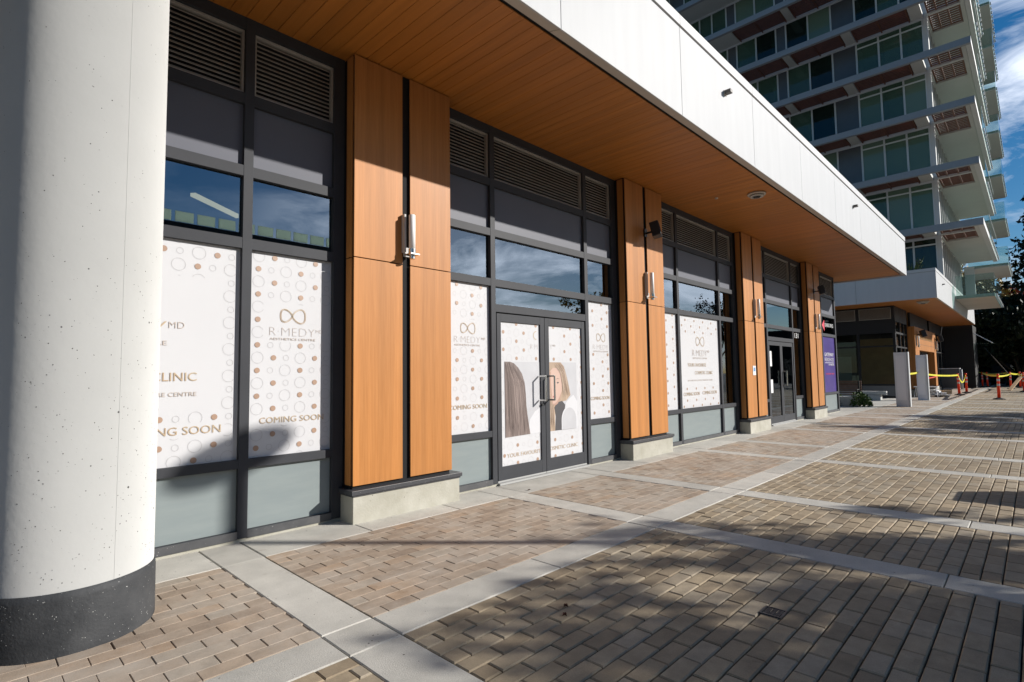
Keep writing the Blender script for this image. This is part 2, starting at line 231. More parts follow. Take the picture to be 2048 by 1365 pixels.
# ------------------------------------------------------------------ mesh helpers
class MB:
    def __init__(s): s.v = []; s.f = []; s.mi = []; s.tone = []
    def quadmesh(s, vs, fs, m=0, tone=0.5):
        o = len(s.v); s.v += [tuple(p) for p in vs]; s.f += [tuple(i+o for i in f) for f in fs]; s.mi += [m]*len(fs); s.tone += [tone]*len(fs); return s
    def box(s, x0, x1, y0, y1, z0, z1, m=0, tone=0.5):
        return s.quadmesh([(x0,y0,z0),(x1,y0,z0),(x1,y1,z0),(x0,y1,z0),(x0,y0,z1),(x1,y0,z1),(x1,y1,z1),(x0,y1,z1)],
            [(0,3,2,1),(4,5,6,7),(0,1,5,4),(1,2,6,5),(2,3,7,6),(3,0,4,7)], m, tone)
    def obox(s, c, ax, ay, az, m=0):      # oriented box: centre and three half vectors
        c = Vector(c); ax, ay, az = Vector(ax), Vector(ay), Vector(az)
        P = [c+i*ax+j*ay+k*az for k in (-1, 1) for j in (-1, 1) for i in (-1, 1)]
        return s.quadmesh(P, [(0,2,3,1),(4,5,7,6),(0,1,5,4),(1,3,7,5),(3,2,6,7),(2,0,4,6)], m)
    def tube(s, a, b, r0, r1=None, n=12, m=0, caps=True):
        a, b = Vector(a), Vector(b); r1 = r0 if r1 is None else r1; d = (b-a).normalized(); u = d.orthogonal().normalized(); w = d.cross(u)
        P = []
        for c, r in ((a, r0), (b, r1)):
            for i in range(n):
                t = 2*math.pi*i/n; P.append(c+r*(math.cos(t)*u+math.sin(t)*w))
        F = [(i, (i+1) % n, n+(i+1) % n, n+i) for i in range(n)]
        if caps: F += [tuple(reversed(range(n))), tuple(range(n, 2*n))]
        return s.quadmesh(P, F, m)
    def lathe(s, cx, cy, prof, n=48, m=0, caps=True):
        P = []; F = []
        for r, z in prof:
            for i in range(n):
                t = 2*math.pi*i/n; P.append((cx+r*math.cos(t), cy+r*math.sin(t), z))
        for k in range(len(prof)-1):
            for i in range(n): F.append((k*n+i, k*n+(i+1) % n, (k+1)*n+(i+1) % n, (k+1)*n+i))
        if caps: F += [tuple(reversed(range(n))), tuple((len(prof)-1)*n+i for i in range(n))]
        return s.quadmesh(P, F, m)
    def poly_xz(s, pts, y, th=0.001, m=0):   # flat printed shape on a wall facing -y (counter clockwise seen from -y)
        n = len(pts); P = [(x, y, z) for x, z in pts]+[(x, y+th, z) for x, z in pts]
        F = [tuple(range(n)), tuple(reversed(range(n, 2*n)))]+[(i, n+i, n+(i+1) % n, (i+1) % n) for i in range(n)]
        return s.quadmesh(P, F, m)
    def build(s, name, mats, parent=None, smooth=False, bevel=0, tone=False, loc=None, seg=2):
        me = bpy.data.meshes.new(name); me.from_pydata(s.v, [], s.f)
        for m in (mats if isinstance(mats, (list, tuple)) else [mats]): me.materials.append(m)
        if any(s.mi): me.polygons.foreach_set('material_index', s.mi)
        if smooth: me.polygons.foreach_set('use_smooth', [True]*len(s.f))
        if tone:
            a = me.attributes.new('tone', 'FLOAT', 'FACE'); a.data.foreach_set('value', s.tone)
        me.update(); o = bpy.data.objects.new(name, me); COL.objects.link(o)
        if parent: o.parent = parent
        if bevel:
            b = o.modifiers.new('bevel', 'BEVEL'); b.width = bevel; b.segments = seg; b.limit_method = 'ANGLE'; b.angle_limit = math.radians(40)
        return o
def tag(o, label=None, cat=None, group=None, kind=None):
    if label: o['label'] = label
    if cat: o['category'] = cat
    if group: o['group'] = group
    if kind: o['kind'] = kind
    return o
def empty(name, label, cat, loc=(0, 0, 0), group=None):
    o = bpy.data.objects.new(name, None); COL.objects.link(o); o.location = loc; o.empty_display_size = 0.2; return tag(o, label, cat, group)
def copy_tree(o, parent=None):
    c = o.copy(); COL.objects.link(c)
    if parent: c.parent = parent
    for ch in [x for x in bpy.data.objects if x.parent == o]: copy_tree(ch, c)
    return c
DG = None
def text(s, x, z, h, y, m, parent, align='LEFT', width=None, bold=0.0, name='lettering', facing='-y', x_at=None, spacing=1.0):
    """flat lettering on a wall; x,z = baseline start (or end/centre), h = cap height"""
    cu = bpy.data.curves.new('t', 'FONT'); cu.body = s; cu.size = h/0.729; cu.extrude = 0.0004; cu.offset = min(bold, 0); cu.space_character = spacing; cu.resolution_u = 3
    ob = bpy.data.objects.new('t', cu); COL.objects.link(ob)
    dg = bpy.context.evaluated_depsgraph_get(); me = bpy.data.meshes.new_from_object(ob.evaluated_get(dg)); bpy.data.objects.remove(ob)
    co = np.empty(len(me.vertices)*3); me.vertices.foreach_get('co', co); co = co.reshape(-1, 3)
    w0, w1 = co[:, 0].min(), co[:, 0].max(); k = (width/(w1-w0)) if width else 1.0
    X = (co[:, 0]-w0)*k; wid = (w1-w0)*k; co[:, 1] = (co[:, 1]-co[:, 1].min())*h/(co[:, 1].max()-co[:, 1].min())
    if align == 'RIGHT': X -= wid
    if align == 'CENTER': X -= wid/2
    out = np.stack([x+X, y-co[:, 2], z+co[:, 1]], 1) if facing == '-y' else np.stack([x_at+co[:, 2]*0, x-X, z+co[:, 1]], 1)
    me.vertices.foreach_set('co', out.ravel()); me.materials.clear(); me.materials.append(m); me.name = name
    o = bpy.data.objects.new(name, me); COL.objects.link(o); o.parent = parent; return o
# ================================================================== GROUND
g = MB(); g.quadmesh([(-400,-400,-.06),(1200,-400,-.06),(1200,900,-.06),(-400,900,-.06)], [(0,1,2,3)])
tag(g.build('ground', W['asphalt']), kind='structure')
g = MB(); g.quadmesh([(-6,-16,-.02),(62,-16,-.02),(62,2.7,-.02),(-6,2.7,-.02)], [(0,1,2,3)]); tag(g.build('joint_sand', W['joint']), kind='structure')
g = MB(); g.quadmesh([(-6,2.7,-.010),(62,2.7,-.010),(62,4.5,-.010),(-6,4.5,-.010)], [(0,1,2,3)]); tag(g.build('pale_joint_sand', W['sandjoint']), kind='structure')
g = MB(); g.box(21.0, 62, 5.1, 26, -.05, -.004); tag(g.build('forecourt_slab', W['conc'], tone=True), kind='structure')
YB0, YB1, YA = 2.56, 2.866, 4.435
CB = [-1.45, 1.59, 4.64, 6.445, 9.50, 11.32, 14.38, 16.22, 19.24, 21.08, 24.08, 25.95, 29.3, 31.2, 34.3, 36.2, 39.3, 41.2, 44.3, 46.2, 49.3, 51.2, 54.3]
HB = 0.157
def slab(mb, x0, x1, y0, y1, jit=0.0):      # paving slab with a tooled edge
    t = random.random(); z = random.uniform(-.0015, .0015)+jit; c = 0.006; g_ = 0.003
    x0 += g_; x1 -= g_; y0 += g_; y1 -= g_
    V = [(x0,y0,-.05),(x1,y0,-.05),(x1,y1,-.05),(x0,y1,-.05),(x0,y0,z-c),(x1,y0,z-c),(x1,y1,z-c),(x0,y1,z-c),(x0+c,y0+c,z),(x1-c,y0+c,z),(x1-c,y1-c,z),(x0+c,y1-c,z)]
    mb.quadmesh(V, [(0,1,5,4),(1,2,6,5),(2,3,7,6),(3,0,4,7),(4,5,9,8),(5,6,10,9),(6,7,11,10),(7,4,8,11),(8,9,10,11)], 0, t)
b = MB(); xs = [-6]
for c in CB: xs += [c-HB, c+HB]
xs.append(62)
for i in range(len(xs)-1):
    a, e = xs[i], xs[i+1]
    if e-a > 2.4: mid = a+(e-a)*0.5; slab(b, a, mid, YB0, YB1); slab(b, mid, e, YB0, YB1)
    else: slab(b, a, e, YB0, YB1)
tag(b.build('concrete_band', W['conc'], tone=True), kind='structure')
b = MB()
for c in CB:
    slab(b, c-HB, c+HB, YB1, YA+.02)
    for k in range(6): slab(b, c-HB, c+HB, YB0-(k+1)*2.05, YB0-k*2.05)
tag(b.build('cross_bands', W['conc'], tone=True), kind='structure')
b = MB(); ax = [-6, -3, CB[0]-HB, CB[0]+HB, 0.1, 1.43, 1.75, 2.70, 3.75, 4.48, 4.80, 6.28, 6.60, 7.62, 8.7, 9.34, 9.66, 11.16, 11.48, 12.6, 13.6, 14.22, 14.54, 16.06, 16.38, 17.6, 18.6, 19.1, 19.4, 20.9, 21.9]
for i in range(len(ax)-1): slab(b, ax[i], ax[i+1], YA, 5.2)
for i in range(8): slab(b, 21.9+i*1.5, 23.4+i*1.5, YA, 5.1)
tag(b.build('apron', W['conc'], tone=True), kind='structure')
def pavers(name, m, y0, y1, xlo, xhi, L_=0.226, P=0.1125, gx=0.004, gy=0.004, ch=0.004, wild=0.0, dz=0.0025):
    V = []; F = []; T = []
    segs = []; e = [xlo]
    for c in CB:
        if xlo < c < xhi: segs.append((e[-1], c-HB)); e.append(c+HB)
    segs.append((e[-1], xhi))
    for xa, xb in segs:
        j = 0; y = y1
        while y > y0+0.02:
            ya = max(y-P, y0); off = (j % 2)*L_/2; x = xa-off
            while x < xb-0.01:
                a0 = max(x, xa); a1 = min(x+L_, xb); x += L_
                if a1-a0 < 0.03: continue
                wx = random.uniform(-.0015, .0015)
                gr = random.uniform(.15, 1) if wild else 1.0
                p0, p1, q0, q1 = a0+gx/2*gr+wx, a1-gx/2*gr+wx, ya+gy/2, y-gy/2
                z = random.uniform(-dz, dz); tx = random.uniform(-.004, .004); ty = random.uniform(-.006, .006)
                h = lambda X, Y: z+tx*(X-p0)+ty*(Y-q0)
                c = ch; o = len(V)
                V += [(p0,q0,-.03),(p1,q0,-.03),(p1,q1,-.03),(p0,q1,-.03),(p0,q0,h(p0,q0)-c),(p1,q0,h(p1,q0)-c),(p1,q1,h(p1,q1)-c),(p0,q1,h(p0,q1)-c),
                      (p0+c,q0+c,h(p0,q0)),(p1-c,q0+c,h(p1,q0)),(p1-c,q1-c,h(p1,q1)),(p0+c,q1-c,h(p0,q1))]
                F += [tuple(o+i for i in f) for f in ((0,1,5,4),(1,2,6,5),(2,3,7,6),(3,0,4,7),(4,5,9,8),(5,6,10,9),(6,7,11,10),(7,4,8,11),(8,9,10,11))]
                T += [random.random()]*9
            y -= P; j += 1
    mb = MB(); mb.v = V; mb.f = F; mb.mi = [0]*len(F); mb.tone = T
    return tag(mb.build(name, m, tone=True), kind='structure')
pavers('red_paving', W['red'], YB1, YA, -3.0, 40, gx=0.0078, gy=0.0025, ch=0.002, dz=0.0012, wild=1.0)
pavers('tan_paving', W['tan'], -4.5, YB0, -3.0, 28, L_=0.231, P=0.1105, gx=0.007, gy=0.008, ch=0.006)
pavers('far_tan_paving', W['tan'], -6.0, YB0, 28, 60, L_=0.452, P=0.225, gx=0.01, gy=0.012, ch=0.004)
b = MB(); b.box(40, 60, YB1, YA, -.03, -.003, 0, .5); tag(b.build('far_red_paving', W['red'], tone=True), kind='structure')
b = MB(); b.box(-3, 28, -12, -4.5, -.03, -.003, 0, .5); tag(b.build('near_tan_paving', W['tan'], tone=True), kind='structure')
# drain cover set in the tan pavers
d = empty('drain_cover', 'small dark cast iron drain grate set flush in the tan pavers', 'drain', (3.37, 1.18, 0)); d.scale = (.8, .8, 1)
m = MB(); m.box(-.075,.075,-.075,-.065,-.004,.006).box(-.075,.075,.065,.075,-.004,.006).box(-.075,-.065,-.065,.065,-.004,.006).box(.065,.075,-.065,.065,-.004,.006)
m.build('rim', W['capdark'], d)
m = MB()
for i in range(6):
    for j in range(3): m.box(-.06+i*.021, -.06+i*.021+.012, -.058+j*.04, -.058+j*.04+.032, .0, .0045)
m.build('grate', W['capdark'], d)
m = MB(); m.box(-.064,.064,-.064,.064,-.004,.0005); m.build('pit', W['black'], d)

# ================================================================== RETAIL BUILDING
B = empty('retail_building', 'long single storey shop building with wood clad piers, dark window bays and a white fascia', 'building', (0, 0, 0))
FY = 4.985; GY = 5.028           # frame face and glazing face
PX = [2.70, 7.685, 12.665, 17.625]; PW = 1.228
ZB = dict(base=.03, low0=.095, low1=.625, film0=.703, film1=2.558, up0=2.656, up1=3.215, sp0=3.313, sp1=3.88, lv0=3.98, lv1=4.58, top=4.69)
def frame_mb(xs0, xs1, mull, rails, depth=0.11, w=0.082, extra=()):
    m = MB(); y0, y1 = FY, FY+depth
    for (a, b_) in rails: m.box(xs0, xs1, y0+.0025, y1, a, b_)
    for x in mull: m.box(x, x+w, y0, y1+.002, ZB['base'], ZB['top'])
    for (x0, x1) in extra: m.box(x0, x1, y0-.0015, y1+.003, ZB['base'], ZB['top'])
    return m
RAILS = [(ZB['base'], ZB['low0']), (ZB['low1'], ZB['film0']), (ZB['film1'], ZB['up0']), (ZB['up1'], ZB['sp0']), (ZB['sp1'], ZB['lv0']), (ZB['lv1'], ZB['top'])]
def louvre(x0, x1, z0, z1, parent, y=GY-.012):
    m = MB(); t = .018
    m.box(x0, x1, y, y+.05, z0, z0+t).box(x0, x1, y, y+.05, z1-t, z1).box(x0, x0+t, y, y+.05, z0+t, z1-t).box(x1-t, x1, y, y+.05, z0+t, z1-t)
    n = max(3, int((z1-z0)/.044))
    for i in range(n):
        zc = z0+t+(i+.5)*(z1-z0-2*t)/n
        m.obox(((x0+x1)/2, y+.032, zc), ((x1-x0)/2-t, 0, 0), (0, .016, .0155), (0, -.0012, .0014))
    m.build('louvre', W['louvre'], parent)
    k = MB(); k.box(x0, x1, y+.056, y+.066, z0, z1); k.build('louvre_backing', W['black'], parent)
def pane(x0, x1, z0, z1, m, parent, name, y=GY, th=.008):
    k = MB(); k.box(x0, x1, y, y+th, z0, z1); return k.build(name, m, parent)
def inside(x, z, rects): return any(a <= x <= c and b_ <= z <= d_ for a, b_, c, d_ in rects)
def pattern(parent, x0, x1, z0, z1, px, pz, clear=(), y=GY-.003, faint=False, per=.395, rowh=.1155, R=.051, r=.025, rd=.0245):
    """printed rings and dots; px, pz: a dot centre; rings cut where they meet the edge or the cleared lettering areas"""
    ring = MB(); dots = MB(); lw = .0009
    def annulus(cx, cz, rad):
        n = 40
        for i in range(n):
            a0, a1 = 2*math.pi*i/n, 2*math.pi*(i+1)/n; am = (a0+a1)/2; mx_, mz = cx+rad*math.cos(am), cz+rad*math.sin(am)
            if not (x0+.004 < mx_ < x1-.004 and z0+.004 < mz < z1-.004) or inside(mx_, mz, clear): continue
            P = [(cx+(rad-lw)*math.cos(a0), y, cz+(rad-lw)*math.sin(a0)), (cx+(rad+lw)*math.cos(a0), y, cz+(rad+lw)*math.sin(a0)),
                 (cx+(rad+lw)*math.cos(a1), y, cz+(rad+lw)*math.sin(a1)), (cx+(rad-lw)*math.cos(a1), y, cz+(rad-lw)*math.sin(a1))]
            ring.quadmesh(P, [(0, 1, 2, 3)])
    def disc(cx, cz, rad):
        pts = []
        for i in range(20):
            t = 2*math.pi*i/20; X = min(max(cx+rad*math.cos(t), x0), x1); Z = min(max(cz+rad*math.sin(t), z0), z1)
            for a, b_, c, d_ in clear:
                if a < X < c and b_ < Z < d_: Z = b_ if cz < b_ else (d_ if cz > d_ else Z)
            pts.append((X, Z))
        if inside(cx, cz, clear) or not (x0 < cx < x1 and z0 < cz < z1): return
        dots.quadmesh([(a, y-.0004, b_) for a, b_ in pts], [tuple(range(20))])
    j0 = int((z0-pz)/rowh)-2; j1 = int((z1-pz)/rowh)+2
    for j in range(j0, j1):
        cz = pz+j*rowh; ox = px+(0 if j % 2 == 0 else .25)
        i0 = int((x0-ox)/per)-2
        for i in range(i0, i0+int((x1-x0)/per)+5):
            bx = ox+i*per
            disc(bx, cz, rd); annulus(bx+.115, cz, r); annulus(bx-.143, cz, R)
    o = ring.build('printed_rings', W['linefaint'] if faint else W['line'], parent)
    d_ = dots.build('printed_dots', W['dot'], parent)
def infinity(parent, cx, cz, w, h, y=GY-.0035, m=None):
    mb = MB(); n = 90; 
    def curve(t): # lemniscate-like with round lobes
        q = math.sin(t); s2 = math.sin(2*t); return (cx+w/2*math.copysign(abs(q)**1.18, q), cz+h/2*math.copysign(abs(s2)**.78, s2))
    for off, wd in ((0, .0032), (.009, .0018)):
        for i in range(n):
            t0, t1 = 2*math.pi*i/n, 2*math.pi*(i+1)/n; P0, P1 = curve(t0), curve(t1)
            dx, dz = P1[0]-P0[0], P1[1]-P0[1]; l = math.hypot(dx, dz) or 1; nx, nz = -dz/l, dx/l
            k = (w/.235)
            a0 = off*k; wv = wd*k
            mb.quadmesh([(P0[0]+nx*(a0-wv), y, P0[1]+nz*(a0-wv)), (P1[0]+nx*(a0-wv), y, P1[1]+nz*(a0-wv)), (P1[0]+nx*(a0+wv), y, P1[1]+nz*(a0+wv)), (P0[0]+nx*(a0+wv), y, P0[1]+nz*(a0+wv))], [(0, 1, 2, 3)])
    return mb.build('logo_loop', m or W['gold'], parent)
YT = GY-.0042
# ---- bay 1
f1 = frame_mb(-1.6, 2.70, [-.36, 1.724], RAILS, extra=((2.585, 2.70),)).build('window_bay', W['frame'], B, bevel=.002)
tag(f1, 'window bay between the round column and the first wood pier')
for (a, c) in ((-1.6, -.36), (-.278, 1.724), (1.806, 2.59)):
    pane(a, c, ZB['low0'], ZB['low1'], W['frost'], f1, 'frosted_panel'); pane(a, c, ZB['up0'], ZB['up1'], W['glassup'], f1, 'glass_pane', y=GY+.004)
    pane(a, c, ZB['sp0'], ZB['sp1'], W['spandrel'], f1, 'spandrel_panel'); louvre(a+.004, c-.004, ZB['lv0']+.004, ZB['lv1']-.004, f1)
pane(-.278, 1.690, ZB['film0'], ZB['film1'], W['film'], f1, 'white_film'); pane(1.690, 1.724, ZB['film0'], ZB['film1'], W['film'], f1, 'white_film_edge', y=GY+.004)
pane(1.806, 2.595, ZB['film0'], ZB['film1'], W['film'], f1, 'white_film'); pane(-1.6, -.36, ZB['film0'], ZB['film1'], W['film'], f1, 'white_film')
pattern(f1, 1.806, 2.60, ZB['film0'], ZB['film1'], 2.026, 2.516, clear=((1.93, 1.735, 2.56, 2.10), (1.88, .975, 2.55, 1.075)))
infinity(f1, 2.201, 1.987, .235, .125)
text('R·MEDY', 1.988, 1.80, .074, YT, W['goldpale'], f1, width=.428, bold=-.0035); text('MD', 2.43, 1.838, .03, YT, W['goldpale'], f1, width=.066, bold=-.001)
text('AESTHETICS CENTRE', 1.989, 1.757, .0215, YT, W['goldpale'], f1, width=.435)
text('COMING SOON', 1.908, .998, .054, YT, W['gold'], f1, width=.606, bold=.001)
pattern(f1, -.278, 1.690, ZB['film0'], ZB['film1'], 1.136, 2.469, clear=((-.30, 1.14, 1.545, 2.262), (-.3, .925, 1.62, 1.045)), per=.401)
text('R·MEDY', 1.170, 1.749, .125, YT, W['gold'], f1, align='RIGHT', width=.72, bold=-.003); text('MD', 1.185, 1.822, .052, YT, W['goldpale'], f1, width=.112, bold=-.001)
text('AESTHETICS CENTRE', 1.176, 1.681, .037, YT, W['goldpale'], f1, align='RIGHT', width=.73)
text('COSMETIC CLINIC', 1.397, 1.391, .07, YT, W['gold'], f1, align='RIGHT', width=.86, bold=.002)
text('SKIN CARE CENTRE', 1.398, 1.266, .034, YT, W['goldpale'], f1, align='RIGHT', width=.50)
text('COMING SOON', 1.589, .952, .066, YT, W['gold'], f1, align='RIGHT', width=.74, bold=.001)
# ---- bay 2 with the double door
MX = 4.76, 6.78
R2 = [r for r in RAILS]
f2 = MB()
x0, x1 = PX[0]+PW, PX[1]
for x in MX: f2.box(x, x+.082, FY, FY+.112, ZB['base'], ZB['top'])
f2.box(7.555, x1, FY-.0015, FY+.113, ZB['base'], ZB['top']); f2.box(x0, x0+.06, FY-.0015, FY+.113, ZB['base'], ZB['top'])
for (a, c) in ((x0, MX[0]), (MX[1]+.082, 7.56)):
    for r in RAILS: f2.box(a, c, FY+.0025, FY+.11, *r)
for r in RAILS[2:]: f2.box(MX[0]+.082, MX[1], FY+.0025, FY+.11, *r)
f2.box(MX[0]+.082, MX[1], FY+.0025, FY+.11, 2.227, 2.33)
f2 = f2.build('window_bay', W['frame'], B, bevel=.002); tag(f2, 'window bay with the photo poster double door between the first and second piers')
for (a, c) in ((x0+.06, MX[0]), (MX[1]+.082, 7.56)):
    pane(a, c, ZB['low0'], ZB['low1'], W['frost'], f2, 'frosted_panel'); pane(a, c, ZB['film0'], ZB['film1'], W['film'], f2, 'white_film')
for (a, c) in ((x0+.06, MX[0]), (MX[0]+.082, MX[1]), (MX[1]+.082, 7.56)):
    pane(a, c, ZB['up0'], ZB['up1'], W['glassup'], f2, 'glass_pane', y=GY+.004); pane(a, c, ZB['sp0'], ZB['sp1'], W['spandrel'], f2, 'spandrel_panel'); louvre(a+.004, c-.004, ZB['lv0']+.004, ZB['lv1']-.004, f2)
pane(MX[0]+.082, MX[1], 2.33, ZB['film1'], W['glassup'], f2, 'transom_pane', y=GY+.004)
pattern(f2, x0+.06, MX[0], ZB['film0'], ZB['film1'], 4.219, 2.524, clear=((4.13, 1.78, 4.70, 2.10), (4.03, .97, 4.72, 1.07)), faint=True, per=.40, rowh=.116)
infinity(f2, 4.394, 1.992, .235, .125); text('R·MEDY', 4.174, 1.815, .074, YT, W['goldpale'], f2, width=.42, bold=-.0035); text('MD', 4.62, 1.855, .03, YT, W['goldpale'], f2, width=.066)
text('AESTHETICS CENTRE', 4.174, 1.772, .0215, YT, W['goldpale'], f2, width=.42); text('COMING SOON', 4.09, .997, .054, YT, W['gold'], f2, width=.612, bold=.001)
pattern(f2, MX[1]+.082, 7.57, ZB['film0'], ZB['film1'], 7.02, 2.41, clear=((6.95, 1.76, 7.47, 2.09), (6.9, .97, 7.57, 1.07)), faint=True, per=.40)
infinity(f2, 7.235, 1.992, .235, .125); text('R·MEDY', 7.015, 1.80, .074, YT, W['goldpale'], f2, width=.42, bold=-.0035); text('AESTHETICS CENTRE', 7.015, 1.757, .0215, YT, W['goldpale'], f2, width=.42)
text('COMING SOON', 6.93, .995, .054, YT, W['gold'], f2, width=.51, bold=.001)
# double door
def double_door(xa, xb, parent, gm, zt=2.22, lab=None):
    """leaf frames with glass; returns the two leaves"""
    mid = (xa+xb)/2; out = []
    for k, (a, c) in enumerate(((xa+.012, mid-.004), (mid+.004, xb-.012))):
        m = MB(); y0, y1 = FY+.012, FY+.06; gl = a+(.075 if k == 0 else .09); gr = c-(.09 if k == 0 else .075)
        m.box(a, gl, y0, y1, .055, zt-.008).box(gr, c, y0, y1, .055, zt-.008).box(gl, gr, y0+.001, y1-.001, .055, .227).box(gl, gr, y0+.001, y1-.001, 2.107, zt-.008)
        o = m.build('door', W['frame'], parent, bevel=.002); out.append((o, gl, gr))
        k2 = MB(); k2.box(gl, gr, y0+.02, y0+.027, .227, 2.107); k2.build('door_pane', gm, o)
        k3 = MB(); k3.box(a, c, y0+.006, y1, .032, .053); k3.build('door_sweep', W['sill'], o)
    t = MB(); t.box(xa, xb, FY-.03, FY+.13, .004, .030); t.build('threshold', W['sill'], parent)
    j = MB(); j.box(xa-.012, xa+.008, FY+.02, FY+.10, .03, zt+.01).box(xb-.008, xb+.012, FY+.02, FY+.10, .03, zt+.01).box(xa, xb, FY+.02, FY+.10, zt-.002, zt+.01); j.build('door_seal', W['black'], parent)
    return out
def handle(x, leaf, y=FY+.012, w=.0):
    m = MB(); r = .0135
    for (zz) in (1.05, 1.385): m.tube((x, y, zz), (x, y-.085, zz), r, n=14)
    m.tube((x, y-.085, 1.05-.013), (x, y-.085, 1.385+.013), r, n=14); return m.build('pull_handle', W['steel'], leaf, smooth=False)
dl = double_door(MX[0]+.094, MX[1]-.01, f2, W['film'])
DY = FY+.029
for (o, gl, gr), hx in zip(dl, (5.725, 5.86)):
    pass
def dhandle(xa, xb, leaf, y=FY+.010):
    m = MB(); r = .013; yo = y-.07
    m.tube((xa, yo, 1.05), (xa, yo, 1.385), r, n=14).tube((xb, yo, 1.05), (xb, yo, 1.385), r, n=14).tube((xa-.012, yo, 1.385), (xb+.012, yo, 1.385), r, n=14).tube((xa-.012, yo, 1.05), (xb+.012, yo, 1.05), r, n=14)
    return m
for (o, gl, gr), (xx, sg) in zip(dl, ((5.69, -1), (5.875, 1))):
    m = MB(); yo = FY-.105; r = .0125
    m.tube((xx, yo, 1.045), (xx, yo, 1.39), r, n=14).tube((xx, yo, 1.385), (xx+.0*sg, FY+.012, 1.385), r, n=14).tube((xx, yo, 1.05), (xx, FY+.012, 1.05), r, n=14)
    m.build('pull_handle', W['steel'], o)
m = MB(); m.tube((5.735, FY+.016, .985), (5.735, FY-.006, .985), .016, n=16); m.build('lock', W['blackplastic'], dl[0][0])
for (o, gl, gr), k in zip(dl, (0, 1)):
    yy = FY+.0305
    if k == 0: pattern(o, gl, gr, .227, 2.107, 5.00, 1.745, clear=((5.00, .585, 5.70, 1.595), (5.02, .30, 5.70, .40), (5.52, 1.69, 5.70, 2.03)), y=yy, faint=True, per=.395, rowh=.1155)
    else: pattern(o, gl, gr, .227, 2.107, 6.03, 2.09, clear=((5.85, .585, 6.575, 1.595), (5.85, .30, 6.56, .40), (5.85, 1.69, 6.15, 2.03)), y=yy, faint=True)
o0, gl0, gr0 = dl[0]; o1, gl1, gr1 = dl[1]; y1_ = FY+.0295
text('YOUR FAVOURITE', 5.045, .325, .053, y1_, W['gold'], o0, width=.70); text('COSMETIC CLINIC', 6.555, .33, .053, y1_, W['gold'], o1, align='RIGHT', width=.70)
text('R·M', 5.53, 1.76, .07, y1_, W['goldpale'], o0, width=.145, bold=-.0035); text('DY', 5.865, 1.77, .07, y1_, W['goldpale'], o1, width=.13, bold=-.0035); text('MD', 6.01, 1.81, .028, y1_, W['goldpale'], o1, width=.06)
for leaf, cx, sgn in ((o0, 5.657, -1), (o1, 5.86, 1)):
    m = MB(); n = 20
    for i in range(n):
        a0, a1 = math.pi/2+math.pi*i/n, math.pi/2+math.pi*(i+1)/n
        p = []
        for a, rr in ((a0, .050), (a0, .062), (a1, .062), (a1, .050)): p.append((cx-sgn*0+(-sgn)*(-rr)*abs(math.cos(a))*1.1*1.0, y1_, 1.955+rr*math.sin(a)))
        m.quadmesh(p, [(0, 1, 2, 3)])
    m.build('logo_loop', W['gold'], leaf)
# printed photograph across both door leaves: hair from behind on the left leaf, a woman with a mirror on the right leaf
def prints(parent, items, y0):
    for k, (nm, pts, m_) in enumerate(items):
        q = MB(); q.quadmesh([(x, y0-.0004*(k+1), z) for x, z in pts], [tuple(range(len(pts)))]); q.build(nm, m_, parent)
def arc(cx, cz, rx, rz, a0, a1, n=14): return [(cx+rx*math.cos(math.radians(a0+(a1-a0)*i/n)), cz+rz*math.sin(math.radians(a0+(a1-a0)*i/n))) for i in range(n+1)]
PY = FY+.0295
prints(o0, [
 ('photo_background', [(gl0+.075, .59), (gr0, .60), (gr0, 1.583), (gl0+.075, 1.583)], W['photobg']),
 ('photo_coat', [(5.45, .60), (gr0, .60), (gr0, .95), (5.60, .90), (5.50, .80)], W['photowhite']),
 ('photo_hair', [(gl0+.075, .59), (5.50, .60), (5.47, .75), (5.43, .95), (5.42, 1.15), (5.40, 1.30), (5.35, 1.42), (5.28, 1.50), (5.20, 1.56), (5.12, 1.583), (gl0+.075, 1.583)], W['hairdark'])], PY)
fx = 6.02
